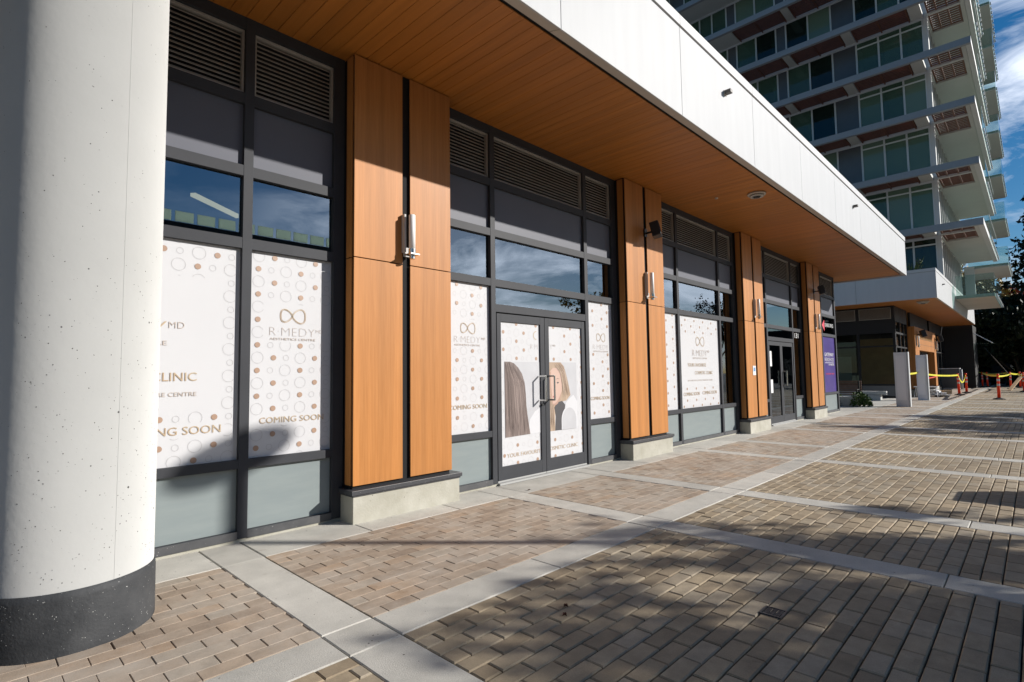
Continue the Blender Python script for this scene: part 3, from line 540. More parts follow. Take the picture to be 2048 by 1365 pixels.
prints(o1, [
 ('photo_background', [(gl1, .60), (6.555, .60), (6.555, 1.583), (gl1, 1.583)], W['photobg']),
 ('photo_hair', [(gl1, .60), (6.03, .60), (6.04, .90), (6.10, 1.0), (6.30, 1.02), (6.40, 1.10), (6.36, 1.25), (6.30, 1.40), (6.26, 1.52), (6.18, 1.583), (5.93, 1.583), (gl1, 1.50)], W['hairblond']),
 ('photo_coat', [(6.03, .60), (6.555, .60), (6.555, 1.00), (6.47, 1.10), (6.36, 1.04), (6.30, 1.0), (6.22, .82)], W['photowhite']),
 ('photo_collar', [(6.03, .60), (6.22, .60), (6.24, .80), (6.27, .96), (6.20, 1.02), (6.08, 1.00), (6.02, .93), (6.05, .80)], W['photodark']),
 ('photo_face', [(gl1, 1.06), (5.96, .985), (6.04, .96), (6.10, .985), (6.16, 1.07), (6.20, 1.18), (6.205, 1.32), (6.17, 1.43), (6.09, 1.50), (6.0, 1.50), (5.92, 1.44), (gl1, 1.40)], W['skin']),
 ('photo_cheek_shade', [(gl1, 1.06), (5.96, .985), (6.0, .97), (5.975, 1.10), (5.95, 1.30), (5.96, 1.45), (5.92, 1.44), (gl1, 1.40)], W['skinshade']),
 ('photo_jaw_shade', [(5.96, .985), (6.04, .96), (6.10, .985), (6.16, 1.07), (6.195, 1.16), (6.14, 1.08), (6.08, 1.01), (6.02, .985)], W['skinshade']),
 ('photo_lips', [(5.985, 1.085), (6.02, 1.068), (6.065, 1.08), (6.035, 1.105), (6.01, 1.10)], W['lips']),
 ('photo_eye', [(6.08, 1.285), (6.105, 1.273), (6.135, 1.287), (6.105, 1.30)], W['photodark']),
 ('photo_brow', [(6.06, 1.335), (6.10, 1.352), (6.155, 1.338), (6.10, 1.343)], W['hairdark']),
 ('photo_nose', [(6.005, 1.17), (6.03, 1.155), (6.05, 1.17), (6.035, 1.18)], W['lips']),
 ('photo_fringe', [(gl1, 1.583), (gl1, 1.42), (5.92, 1.47), (6.0, 1.50), (6.06, 1.52), (6.0, 1.583)], W['hairblond']),
 ('photo_mirror_rim', arc(6.36, .74, .185, .20, 0, 180)+[(6.175, .60), (6.545, .60)], W['photowhite']),
 ('photo_mirror', arc(6.36, .73, .165, .185, 0, 180)+[(6.195, .60), (6.525, .60)], W['photobg'])], PY)
def strands(parent, paths, y, m, n, w):
    mb = MB(); (a0, a1) = paths     # two guide curves from root to tip; strands lie between them
    for i in range(n):
        u = random.random(); wv = w*random.uniform(.4, 1.3); t0 = random.uniform(0, .35); t1 = random.uniform(.6, 1.0); K = 9; P = []
        for k in range(K):
            t = t0+(t1-t0)*k/(K-1); f = t*(len(a0)-1); j = min(int(f), len(a0)-2); q = f-j
            x_ = (a0[j][0]*(1-q)+a0[j+1][0]*q)*(1-u)+(a1[j][0]*(1-q)+a1[j+1][0]*q)*u; z_ = (a0[j][1]*(1-q)+a0[j+1][1]*q)*(1-u)+(a1[j][1]*(1-q)+a1[j+1][1]*q)*u
            ww = wv*math.sin(math.pi*(.08+.84*k/(K-1))); P += [(x_-ww, y, z_), (x_+ww, y, z_)]
        mb.quadmesh(P, [(2*k, 2*k+1, 2*k+3, 2*k+2) for k in range(K-1)], 0, random.random())
        y -= .000004
    mb.build('photo_hair_strands', m, parent, tone=True)
gx0 = gl0+.078
strands(o0, ([(gx0, 1.58), (gx0, 1.3), (gx0+.005, .95), (gx0, .595)], [(5.14, 1.575), (5.385, 1.30), (5.425, 1.0), (5.495, .605)]), PY-.0016, W['strand'], 240, .004)
strands(o1, ([(5.99, 1.578), (6.17, 1.43), (6.21, 1.25), (6.23, 1.03)], [(6.16, 1.578), (6.27, 1.48), (6.345, 1.27), (6.385, 1.10)]), PY-.0062, W['strandblond'], 130, .0035)
strands(o1, ([(gl1+.002, 1.36), (gl1+.002, 1.1), (gl1+.002, .85), (gl1+.002, .605)], [(5.915, 1.42), (5.935, 1.1), (6.0, .9), (6.02, .605)]), PY-.0064, W['strandblond'], 90, .0035)
# ---- bay 3
MX3 = 9.80, 11.735
f3 = frame_mb(PX[1]+PW, PX[2], MX3, RAILS, extra=((12.53, PX[2]), (PX[1]+PW, PX[1]+PW+.06))).build('window_bay', W['frame'], B, bevel=.002)
tag(f3, 'window bay with the wide white film between the second and third piers')
for i, (a, c) in enumerate(((PX[1]+PW+.06, MX3[0]), (MX3[0]+.082, MX3[1]), (MX3[1]+.082, 12.53))):
    pane(a, c, ZB['low0'], ZB['low1'], W['frost'], f3, 'frosted_panel'); pane(a, c, ZB['up0'], ZB['up1'], W['glassup'], f3, 'glass_pane', y=GY+.004)
    pane(a, c, ZB['sp0'], ZB['sp1'], W['spandrel'], f3, 'spandrel_panel'); louvre(a+.004, c-.004, ZB['lv0']+.004, ZB['lv1']-.004, f3)
    if i < 2: pane(a, c, ZB['film0'], ZB['film1'], W['film'], f3, 'white_film')
    else: pane(a, c, ZB['film0'], ZB['film1'], W['glassdoor'], f3, 'clear_pane', y=GY+.004)
pattern(f3, PX[1]+PW+.06, MX3[0], ZB['film0'], ZB['film1'], 9.40, 2.41, faint=True)
pattern(f3, MX3[0]+.082, MX3[1], ZB['film0'], ZB['film1'], 10.18, 2.47, clear=((9.9, 1.16, 11.73, 2.17), (9.9, .93, 11.7, 1.05)), faint=True, per=.40)
infinity(f3, 10.82, 2.055, .38, .18); text('R·MEDY', 10.452, 1.75, .125, YT, W['goldpale'], f3, width=.68, bold=-.004); text('MD', 11.15, 1.83, .045, YT, W['goldpale'], f3, width=.10)
text('AESTHETICS CENTRE', 10.46, 1.69, .032, YT, W['goldpale'], f3, width=.67); text('YOUR FAVOURITE', 10.229, 1.53, .07, YT, W['gold'], f3, width=.84); text('COSMETIC CLINIC', 10.539, 1.37, .07, YT, W['gold'], f3, width=.84)
text('SKIN CARE AND COSMETIC TREATMENT CENTRE', 10.22, 1.235, .03, YT, W['goldpale'], f3, width=1.15)
text('COMING SOON', 10.021, .945, .07, YT, W['gold'], f3, width=.70); text('COMING SOON', 10.859, .95, .07, YT, W['gold'], f3, width=.69)
# ---- bay 4 with the glass door
MX4 = 14.64, 16.72
f4 = MB(); x0, x1 = PX[2]+PW, PX[3]
for x in MX4: f4.box(x, x+.082, FY, FY+.112, ZB['base'], ZB['top'])
f4.box(17.50, x1, FY-.0015, FY+.113, ZB['base'], ZB['top']); f4.box(x0, x0+.06, FY-.0015, FY+.113, ZB['base'], ZB['top'])
for (a, c) in ((x0, MX4[0]), (MX4[1]+.082, 17.56)):
    for r in RAILS: f4.box(a, c, FY+.0025, FY+.11, *r)
for r in RAILS[2:]: f4.box(MX4[0]+.082, MX4[1], FY+.0025, FY+.11, *r)
f4.box(MX4[0]+.082, MX4[1], FY+.0025, FY+.11, 2.227, 2.33)
f4 = f4.build('window_bay', W['frame'], B, bevel=.002); tag(f4, 'window bay with the dark glass double door between the third and fourth piers')
for (a, c) in ((x0+.06, MX4[0]), (MX4[1]+.082, 17.56)):
    pane(a, c, ZB['low0'], ZB['low1'], W['frost'], f4, 'frosted_panel'); pane(a, c, ZB['film0'], ZB['film1'], W['glassdoor'], f4, 'clear_pane', y=GY+.004)
for (a, c) in ((x0+.06, MX4[0]), (MX4[0]+.082, MX4[1]), (MX4[1]+.082, 17.56)):
    pane(a, c, ZB['up0'], ZB['up1'], W['glassup'], f4, 'glass_pane', y=GY+.004); pane(a, c, ZB['sp0'], ZB['sp1'], W['spandrel'], f4, 'spandrel_panel'); louvre(a+.004, c-.004, ZB['lv0']+.004, ZB['lv1']-.004, f4)
pane(MX4[0]+.082, MX4[1], 2.33, ZB['film1'], W['glassdoor'], f4, 'transom_pane', y=GY+.004)
dl4 = double_door(MX4[0]+.094, MX4[1]-.01, f4, W['glassdoor'])
m = MB(); yo = FY-.07
for xx in (15.83,): m.tube((xx, yo, 1.02), (xx, yo, 1.43), .02, n=12).tube((xx, yo, 1.41), (xx, FY+.01, 1.41), .02, n=12).tube((xx, yo, 1.04), (xx, FY+.01, 1.04), .02, n=12)
m.build('pull_handle', W['steel'], dl4[1][0])
m = MB(); m.box(14.80, 15.0, FY+.026, FY+.03, 1.55, 1.95); m.box(14.83, 15.02, FY+.026, FY+.03, .85, 1.2); m.build('notice', W['whiteprint'], dl4[0][0])
text('131', 17.03, 2.385, .14, YT, W['whiteprint'], f4, width=.33, bold=.006, name='door_number')
# ---- bay 5
f5 = frame_mb(PX[3]+PW, 21.42, [19.70], RAILS, extra=((21.34, 21.46), (PX[3]+PW, PX[3]+PW+.06))).build('window_bay', W['frame'], B, bevel=.002)
tag(f5, 'window bay with the purple poster at the far corner of the building')
for i, (a, c) in enumerate(((PX[3]+PW+.06, 19.70), (19.782, 21.34))):
    pane(a, c, ZB['low0'], ZB['low1'], W['frost'], f5, 'frosted_panel'); pane(a, c, ZB['up0'], ZB['up1'], W['glassdoor'], f5, 'glass_pane', y=GY+.004)
    pane(a, c, ZB['sp0'], ZB['sp1'], W['spandrel'], f5, 'spandrel_panel'); louvre(a+.004, c-.004, ZB['lv0']+.004, ZB['lv1']-.004, f5)
    if i == 0: pane(a, c, ZB['film0'], ZB['film1'], W['glassdoor'], f5, 'clear_pane', y=GY+.004)
s = empty('poster', 'purple leasing poster with white lettering filling the last window by the corner', 'poster', (20.56, GY, .7))
def loc(o): o.location = -Vector(s.location); return o
m = MB(); m.box(19.782, 21.34, GY, GY+.006, ZB['film0'], ZB['film1']); loc(m.build('poster_sheet', W['purple'], s))
loc(text('GATEWAY', 20.04, 1.90, .12, YT, W['whiteprint'], s, width=1.10, bold=.006)); loc(text('RESIDENCES', 20.04, 1.735, .115, YT, W['whiteprint'], s, width=1.10, bold=-.002))
m = MB(); m.box(20.04, 21.14, YT, YT+.002, 1.675, 1.688); loc(m.build('rule', W['whiteprint'], s)); loc(text('NOW RENTING', 21.14, 1.59, .06, YT, W['whiteprint'], s, align='RIGHT', width=.66))
loc(text('VIEW SUITES TODAY', 20.10, 1.285, .05, YT, W['redprint'], s, width=1.02, bold=.004))
s2 = empty('leasing_sign', 'red arrow and white leasing office lettering on the dark pane above the purple poster', 'sign', (20.56, GY, 2.8))
def loc2(o): o.location = -Vector(s2.location); return o
m = MB(); m.poly_xz([(19.90, 2.935), (20.19, 2.74), (20.19, 3.12)], YT, .002); loc2(m.build('arrow', W['redprint'], s2)); loc2(text('LEASING OFFICE', 20.24, 2.90, .12, YT, W['whiteprint'], s2, width=1.02, bold=.005))
for bay, spans in ((f1, ((-1.6, -.36), (-.278, 1.724), (1.806, 2.585))), (f2, ((3.99, 4.76), (6.862, 7.555))), (f3, ((8.975, 9.80), (9.882, 11.735), (11.817, 12.53))), (f4, ((13.955, 14.64), (16.802, 17.50))), (f5, ((18.915, 19.70), (19.782, 21.34)))):
    k = MB()
    for a, c in spans: k.box(a+.001, c-.001, FY-.001, FY+.01, ZB['base']-.004, ZB['low0']-.001)
    k.build('scuffed_bottom_rail', W['framedirt'], bay)
# ---- piers
for i, px in enumerate(PX):
    W0, W1 = px, px+PW; g0, g1 = px+.570, px+.668
    m = MB(); m.box(W0+.012, W1-.012, 4.815, FY+.2, .30, 4.70); pr = m.build('pier', W['black'], B); tag(pr, ['wood clad pier nearest the round column', 'second wood clad pier, right of the poster door', 'third wood clad pier with a small notice', 'last wood clad pier beside the purple poster'][i])
    for (a, c) in ((W0, g0), (g1, W1)):
        for (z0, z1) in ((.352, 2.592), (2.602, 4.675)):
            k = MB(); k.box(a+.001, c, 4.785, 4.800, z0, z1); k.build('wood_panel', W['wood'], pr, bevel=.0015)
    for xx in (W0, W1-.013):
        for (z0, z1) in ((.352, 2.592), (2.602, 4.675)):
            k = MB(); k.box(xx, xx+.013, 4.832, 4.940, z0, z1); k.build('wood_side_panel', W['wood'], pr)
    k = MB(); k.box(W0-.02, W1+.075, 4.745, 5.06, -.03, .262); k.build('concrete_base', W['plinth'], pr, bevel=.005)
    k = MB(); k.box(W0-.045, W1+.10, 4.722, 5.055, .275, .318).box(W0-.03, W1+.085, 4.734, 5.058, .258, .275); k.build('base_flashing', W['capdark'], pr, bevel=.003)
# notice plate and knob on the third pier
pl = MB(); pl.box(13.02, 13.20, 4.776, 4.785, 1.33, 1.55); n_ = tag(pl.build('notice_plate', W['whiteprint'], bevel=.002), 'small white and blue notice plate fixed at eye height on the third wood pier', 'plate')
k = MB(); k.box(13.06, 13.16, 4.773, 4.776, 1.42, 1.51); k.build('plate_symbol', mat('blue_print', (0.08, 0.25, 0.5)), n_)
# ---- structure of the building behind the glazing
m = MB(); m.box(-6, 21.46, 9.0, 9.2, 0, 4.7).box(-6, -5.9, 5.1, 9, 0, 4.7).box(21.36, 21.46, FY+.12, 9, 0.03, 4.69)
for xx in (3.3, 8.3, 13.3, 18.2): m.box(xx-.05, xx+.05, 5.2, 9.0, 0, 4.7)
m.build('interior_wall', W['intdark'], B)
m = MB(); m.box(-6, 21.3, 5.12, 9, -.03, .01); m.build('interior_floor', W['intdark'], B)
m = MB(); m.box(-1.6, 21.4, FY+.01, FY+.13, -.02, .028); m.build('sill_kerb', W['plinth'], B)
m = MB(); m.box(-6, -1.6, FY, FY+.1, 0, 4.69); m.build('end_panel', W['frame'], B)
# soffit: planks running away from the wall, dark gap behind
m = MB(); x = -5.0
while x < 22.45: m.box(x+.002, x+.138, 3.22, 5.10, 4.690, 4.702, 0, random.random()); x += .14
sf = m.build('soffit', W['soffit'], B, tone=True, bevel=.002, seg=1)
m = MB(); m.box(-6, 22.5, 3.18, 5.1, 4.705, 4.72); m.build('soffit_backing', W['black'], B)
m = MB(); m.box(21.46, 22.5, 5.1, 9.2, 4.69, 4.70); m.build('end_soffit', W['soffit'], B, tone=True)
m = MB(); m.box(-6, 22.55, 3.2, 22, 4.73, 5.7); m.build('roof_slab', W['white'], B)
# fascia panels with open seams
fs = MB(); JX = [-6.0, -3.44, -1.0, 1.42, 3.84, 6.26, 8.70, 11.12, 13.56, 15.96, 18.38, 20.80, 22.60]
for a, c in zip(JX[:-1], JX[1:]): fs.box(a+.004, c-.004, 3.03, 3.05, 4.64, 5.80)
fs = fs.build('fascia', W['white'], B, bevel=.002)
m = MB(); m.box(-6, 22.58, 3.052, 3.07, 4.66, 5.95); m.build('fascia_backing', W['seam'], fs)
m = MB()
for a, c in zip(JX[:-1], JX[1:]): m.box(a+.002, c-.002, 3.018, 3.2, 5.825, 5.965)
m.build('fascia_cap', W['cap'], fs, bevel=.004)
m = MB()
for a, c in zip(JX[:-1], JX[1:]): m.quadmesh([(a+.003, 3.0305, 4.6395), (c-.003, 3.0305, 4.6395), (c-.003, 3.175, 4.682), (a+.003, 3.175, 4.682)], [(0, 3, 2, 1)])
m.build('fascia_return', W['strip'], fs)
m = MB(); m.box(22.58, 22.60, 3.03, 12, 4.64, 5.80).box(22.57, 22.62, 3.02, 12, 5.825, 5.965); m.build('end_fascia', W['white'], fs)
# hanging strip light inside the first bay
t = empty('strip_light', 'pale linear strip light hanging behind the upper window beside the round column', 'ceiling light', (1.97, 6.5, 3.34))
k = MB(); k.obox((0, 0, 0), (.31, .25, -.0), (-.018, .022, 0), (0, 0, .018)); hm_ = mat('lit_strip_diffuser', (0.75, 0.6, 0.38)); hm_.node_tree.nodes['Principled BSDF'].inputs['Emission Color'].default_value = (1, .78, .48, 1); hm_.node_tree.nodes['Principled BSDF'].inputs['Emission Strength'].default_value = 0.75; k.build('housing', hm_, t); k = MB(); k.tube((0, 0, .02), (0, 0, 1.2), .006, n=6); k.build('suspension', W['black'], t)

# ================================================================== COLUMN
cl = empty('column', 'thick round white concrete column with a dark painted base in the left foreground', 'column', (.494, 4.051, 0))
RC = .405
m = MB(); m.lathe(0, 0, [(RC, .31), (RC, 4.69)], n=96, caps=False); sh_ = m.build('shaft', W['colwhite'], cl, smooth=True)
m = MB(); m.lathe(0, 0, [(RC+.012, -.02), (RC+.010, .28), (RC+.006, .318), (RC, .32)], n=96, caps=False); m.build('painted_base', W['colband'], cl, smooth=True)
m = MB(); az = math.atan2(-1.0, .02)
m.obox((RC*math.cos(az+.35)*1.0008, RC*math.sin(az+.35)*1.0008, 2.5), (.0007*math.cos(az+.35), .0007*math.sin(az+.35), 0), (-.0015*math.sin(az+.35), .0015*math.cos(az+.35), 0), (0, 0, 2.18)); m.build('formwork_seam', W['colwhite'], cl)
pit = MB()
for i in range(520):
    a = random.uniform(-math.pi*.75, .15); z = .36+abs(random.gauss(0, .9)) if random.random() < .85 else random.uniform(.4, 4.4)
    if z > 4.5: continue
    r = random.choice([.0010, .0013, .0016, .0021, .0028, .0034]) if random.random() < .985 else .007; el = random.uniform(.6, 1.0); P = []
    for k in range(8):
        t = 2*math.pi*k/8; rr = r*random.uniform(.7, 1.25); P.append(((RC+.0006)*math.cos(a+rr*math.cos(t)*el/RC), (RC+.0006)*math.sin(a+rr*math.cos(t)*el/RC), z+rr*math.sin(t)))
    pit.quadmesh(P, [tuple(range(8))])
pit.build('surface_pits', mat('pit_shadow_dirt', (0.09, 0.088, 0.085), rough=0.9), cl)

# ================================================================== LAMPS, SPEAKERS, SMALL FITTINGS
def wall_lamp(x, y, z, label, grp='tube lamps on the wood piers'):
    t = empty('wall_lamp', label, 'wall lamp', (x, y, z), grp)
    k = MB(); k.box(-.062, -.04, -.055, 0, -.16, .25).box(-.04, .04, -.02, 0, -.20, -.10); k.build('backplate', W['platewhite'], t, bevel=.003)
    k = MB(); k.lathe(.0, -.105, [(.001, -.14), (.034, -.14), (.0345, .10), (.034, .235), (.028, .24), (.001, .241)], n=24, caps=False); k.build('glass_tube', W['opal'], t, smooth=True)
    k = MB(); k.lathe(.0, -.105, [(.001, -.235), (.03, -.235), (.03, -.20), (.040, -.20), (.040, -.13), (.001, -.13)], n=24, caps=False).box(-.055, .055, -.165, -.045, -.195, -.183); k.build('holder', W['steel'], t)
    return t
lamp0 = wall_lamp(PX[0]+.619, 4.785, 2.88, 'white tube wall lamp on the wood pier nearest the round column')
labs = ['white tube wall lamp on the second wood pier, below the speaker', 'white tube wall lamp on the third wood pier, above the notice plate', 'white tube wall lamp on the last wood pier beside the leasing sign']
for i in (1, 2, 3):
    c = copy_tree(lamp0); c.location = (PX[i]+.619, 4.785, 2.90); c['label'] = labs[i-1]
for (x, y, lb) in ((36.9, 4.72, 'white tube wall lamp on the left post of the distant wood portal'), (44.6, 4.72, 'white tube wall lamp on the right post of the distant wood portal')):
    c = copy_tree(lamp0); c.location = (x, y, 2.95); c.scale = (1.15, 1.15, 1.3); c['label'] = lb
def speaker(x, y, z, label):
    t = empty('speaker', label, 'speaker', (x, y, z), 'black speakers on the wood piers')
    R_ = Matrix.Rotation(math.radians(-14), 3, 'X') @ Matrix.Rotation(math.radians(22), 3, 'Z')
    k = MB(); k.obox((0, 0, 0), R_ @ Vector((.095, 0, 0)), R_ @ Vector((0, .075, 0)), R_ @ Vector((0, 0, .13))); k.build('cabinet', W['blackplastic'], t, bevel=.012)
    k = MB(); k.obox(R_ @ Vector((0, -.077, 0)), R_ @ Vector((.08, 0, 0)), R_ @ Vector((0, .002, 0)), R_ @ Vector((0, 0, .115))); k.build('grille', W['rubber'], t)
    k = MB(); k.tube((0, .05, -.02), (0.03, .235, -.02), .018, n=10).box(-.02, .06, .20, .235, -.08, .06); k.build('bracket', W['blackplastic'], t); return t
sp0 = speaker(8.27, 4.56, 3.86, 'black speaker mounted above the lamp on the second wood pier')
for (x, y, z, s_, lb) in ((18.20, 4.56, 3.86, 1, 'black speaker mounted above the lamp on the last wood pier'), (37.5, 4.45, 3.42, 1.5, 'black speaker at the upper left of the distant wood portal'), (44.9, 4.45, 3.42, 1.5, 'black speaker at the upper right of the distant wood portal')):
    c = copy_tree(sp0); c.location = (x, y, z); c.scale = (s_,)*3; c['label'] = lb
def soffit_light(x, y, label, s_=1.0):
    t = empty('soffit_light', label, 'ceiling light', (x, y, 4.69), 'round lights under the soffit'); t.scale = (s_,)*3
    k = MB(); k.lathe(0, 0, [(.001, 0), (.15, 0), (.16, -.02), (.155, -.035), (.11, -.035), (.105, -.02), (.001, -.02)], n=40, caps=False); k.build('trim_ring', W['strip'], t, smooth=True)
    k = MB(); k.lathe(0, 0, [(.10, -.02), (.125, -.055), (.115, -.07), (.08, -.07), (.075, -.05), (.001, -.045)], n=40, caps=False); k.build('reflector', W['louvre'], t, smooth=True)
    k = MB(); k.lathe(0, 0, [(.074, -.052), (.05, -.085), (.02, -.09), (.001, -.09)], n=30, caps=False); k.build('lens', W['blackplastic'], t, smooth=True)
soffit_light(10.16, 3.53, 'round grey downlight under the wood soffit of the shop building')
soffit_light(32.2, 3.75, 'round downlight under the wood soffit of the distant podium corner', 1.6)
k = MB(); k.lathe(9.86, 4.156, [(.03, 4.689), (.03, 4.672), (.012, 4.66), (.001, 4.66)], n=16, caps=False); tag(k.build('sprinkler', W['strip'], smooth=True), 'tiny sprinkler head in the wood soffit beside the round downlight', 'sprinkler')
for (x, y, z, lb) in ((7.62, 3.03, 5.44, 'small brown spotlight on the white fascia, nearer of the two'), (15.26, 3.03, 5.44, 'small brown spotlight near the far end of the long white fascia'), (33.0, 3.06, 5.5, 'small brown spotlight on the distant podium fascia')):
    t = empty('fascia_spotlight', lb, 'spotlight', (x, y, z), 'spotlights on the white fascias')
    k = MB(); k.box(-.045, .045, -.012, 0, -.03, .03); k.build('plate', W['strip'], t)
    k = MB(); k.box(-.04, .04, -.10, -.012, -.022, .03); k.build('housing', mat('brown_metal', (0.10, 0.085, 0.075), rough=.5), t, bevel=.004)

# ================================================================== APARTMENT BUILDING BEYOND (podium + tower)
A = empty('apartment_building', 'tall apartment building with green glass, projecting slabs and cedar slats above a white podium', 'building', (34, 3, 0))
def AB(mb, name, m, parent=None, **kw):
    o = mb.build(name, m, parent or A, **kw)
    if parent is None: o.location = (-34, -3, 0)
    return o
# podium fascia, soffit
m = MB()
ys = [3.08, 6.2, 9.3, 12.4, 20]
for a, c in zip(ys[:-1], ys[1:]): m.box(30.74, 30.77, a+.006, c-.006, 4.66, 5.87)
xs_ = [30.745, 33.3, 36.2, 39.1, 42, 45, 48, 51.5]
for a, c in zip(xs_[:-1], xs_[1:]): m.box(a+.004, c-.004, 3.06, 3.08, 4.66, 5.87)
pf = AB(m, 'podium_fascia', W['white'])
m = MB(); m.box(30.772, 30.80, 3.085, 20, 4.67, 5.9).box(30.77, 51.5, 3.082, 3.1, 4.67, 5.9); AB(m, 'podium_seam', W['seam'])
m = MB(); m.box(30.72, 30.95, 3.05, 20, 5.885, 6.02).box(30.95, 51.5, 3.05, 3.25, 5.887, 6.018); AB(m, 'podium_cap', W['cap'])
m = MB(); m.box(30.80, 51.5, 3.2, 20, 5.5, 5.7); AB(m, 'podium_roof', W['conctower'])
m = MB(); m.box(30.9, 52.5, 3.14, 20, 4.69, 4.72); AB(m, 'podium_soffit', W['soffit'], tone=True)
m = MB(); m.quadmesh([(30.745, 3.07, 4.658), (51.5, 3.07, 4.658), (51.5, 3.17, 4.686), (30.9, 3.17, 4.686)], [(0, 3, 2, 1)]); AB(m, 'podium_return', W['strip'])
# podium ground floor, face towards the camera
XP = 33.05; YQ = 5.05
m = MB(); zr = [(0.0, .10), (.62, .71), (3.3, 4.0), (4.62, 4.69)]
for r in zr: m.box(XP, XP+.12, YQ, 20, *r)
for yy in (YQ, 6.62, 8.6, 10.6, 12.6): m.box(XP-.004, XP+.124, yy, yy+.11, 0, 4.69)
m.box(XP, XP+.12, 6.7, 12, 2.6, 2.68).box(XP, XP+.12, YQ, 6.7, 2.6, 2.68)
pw = AB(m, 'podium_window_frame', W['framedark'])
def pch(mb, nm, mt): return mb.build(nm, mt, pw)
for (a, c) in ((YQ+.11, 6.62), (6.73, 8.6), (8.71, 10.6), (10.71, 12.6)):
    k = MB(); k.box(XP+.05, XP+.06, a, c, .71, 3.3); pch(k, 'glass_pane', W['glasspodium'])
    k = MB(); k.box(XP+.03, XP+.05, a, c, .10, .62); pch(k, 'lower_panel', W['panel'])
    k = MB(); n = 13
    k.box(XP+.02, XP+.04, a+.03, c-.03, 4.03, 4.05).box(XP+.02, XP+.04, a+.03, c-.03, 4.58, 4.60).box(XP+.02, XP+.04, a+.03, a+.05, 4.05, 4.58).box(XP+.02, XP+.04, c-.05, c-.03, 4.05, 4.58)
    for i in range(n): k.obox((XP+.045, (a+c)/2, 4.07+i*.04), (.014, 0, .012), (0, (c-a)/2-.05, 0), (-.001, 0, .001))
    pch(k, 'louvre', W['louvre'])
m = MB(); m.box(XP+.08, XP+.09, YQ+.1, 20, 4.0, 4.62); AB(m, 'podium_louvre_backing', W['black'])
# podium side face (towards the plaza)
m = MB()
for r in [(0, .1), (.62, .70), (2.56, 2.64), (3.27, 3.37), (3.9, 4.69)]: m.box(XP+.13, 36.6, YQ, YQ+.1, *r)
for xx in (XP+.0, 34.3, 35.4, 36.4): m.box(xx+.13, xx+.22, YQ-.004, YQ+.1, 0, 4.69)
sw = AB(m, 'side_window_frame', W['framedark'])
k = MB(); k.box(XP+.15, 36.6, YQ+.05, YQ+.06, .1, 3.9); k.build('glass_pane', W['glasspodium'], sw)
m = MB(); m.box(45.3, 52.6, YQ, YQ+.1, 0, .15).box(45.3, 52.6, YQ, YQ+.1, 2.6, 2.68).box(45.3, 52.6, YQ, YQ+.1, 3.9, 4.69)
for xx in (45.3, 47, 49, 51, 52.5): m.box(xx, xx+.1, YQ-.004, YQ+.1, 0, 4.69)
sw2 = AB(m, 'side_window_frame', W['framedark']); k = MB(); k.box(45.3, 52.6, YQ+.05, YQ+.06, .1, 3.9); k.build('glass_pane', W['glassdoor'], sw2)
m = MB(); m.box(37.8, 44.6, YQ, YQ+.1, 2.4, 4.69); AB(m, 'portal_infill', W['framedark'])
m = MB(); m.box(36.6, 38.0, 4.72, 5.3, .36, 3.80).box(44.2, 45.1, 4.72, 5.3, .36, 3.80).box(38.0, 44.2, 4.722, 5.3, 2.52, 3.80); AB(m, 'wood_portal', W['wood'])
m = MB()
for z in (2.85, 3.17, 3.49): m.box(38.0, 44.2, 4.716, 4.7205, z, z+.01)
AB(m, 'portal_joints', W['seam'])
m = MB(); m.box(36.5, 38.1, 4.68, 5.3, 0, .31).box(44.1, 45.2, 4.68, 5.3, 0, .31); AB(m, 'portal_base', W['plinth'])
m = MB(); m.box(36.48, 38.12, 4.66, 5.3, .312, .357).box(44.08, 45.22, 4.66, 5.3, .312, .357); AB(m, 'portal_flashing', W['capdark'])
m = MB(); m.box(38, 44.2, 5.6, 5.8, 0, 2.6); AB(m, 'portal_doors', W['glassdoor'])
# interior seen through the podium corner windows
m = MB(); m.box(36.4, 36.5, 5.6, 7.4, .5, 3.2); AB(m, 'plywood_wall', W['intwood'])
m = MB(); m.box(35.2, 35.24, 7.5, 8.3, .2, 2.2); AB(m, 'white_board', W['frost'])
m = MB(); m.box(33.6, 33.66, 8.02, 8.10, .2, 3.1); AB(m, 'interior_post', W['white'])
m = MB(); m.box(37.5, 52.5, 9, 9.2, 0, 4.69).box(XP+.1, 52.5, 19.9, 20, 0, 4.69); AB(m, 'interior_wall', W['intdark'])
# black brick end wing
m = MB()
m.box(52.7, 56.0, 3.3, 12, 0, 4.69)
for k_ in range(58):
    z = .04+k_*.08; off = (k_ % 2)*.12; y = 3.3
    while y < 8: m.box(52.688, 52.7, y+off, min(y+off+.22, 8.2), z, z+.065); y += .24
    m.box(52.7, 56, 3.290, 3.30, z, z+.065)
AB(m, 'brick_wing', W['brickdark'])
# glass awning on the brick wing
m = MB(); m.box(53.2, 55.6, 2.1, 3.3, 3.30, 3.33); AB(m, 'glass_awning', W['glassrail'])
m = MB(); m.tube((53.3, 3.28, 4.1), (53.3, 2.3, 3.36), .03, n=8).tube((55.3, 3.28, 4.1), (55.3, 2.3, 3.36), .03, n=8).box(53.2, 55.6, 2.28, 2.34, 3.335, 3.39); AB(m, 'awning_rods', W['alu'])
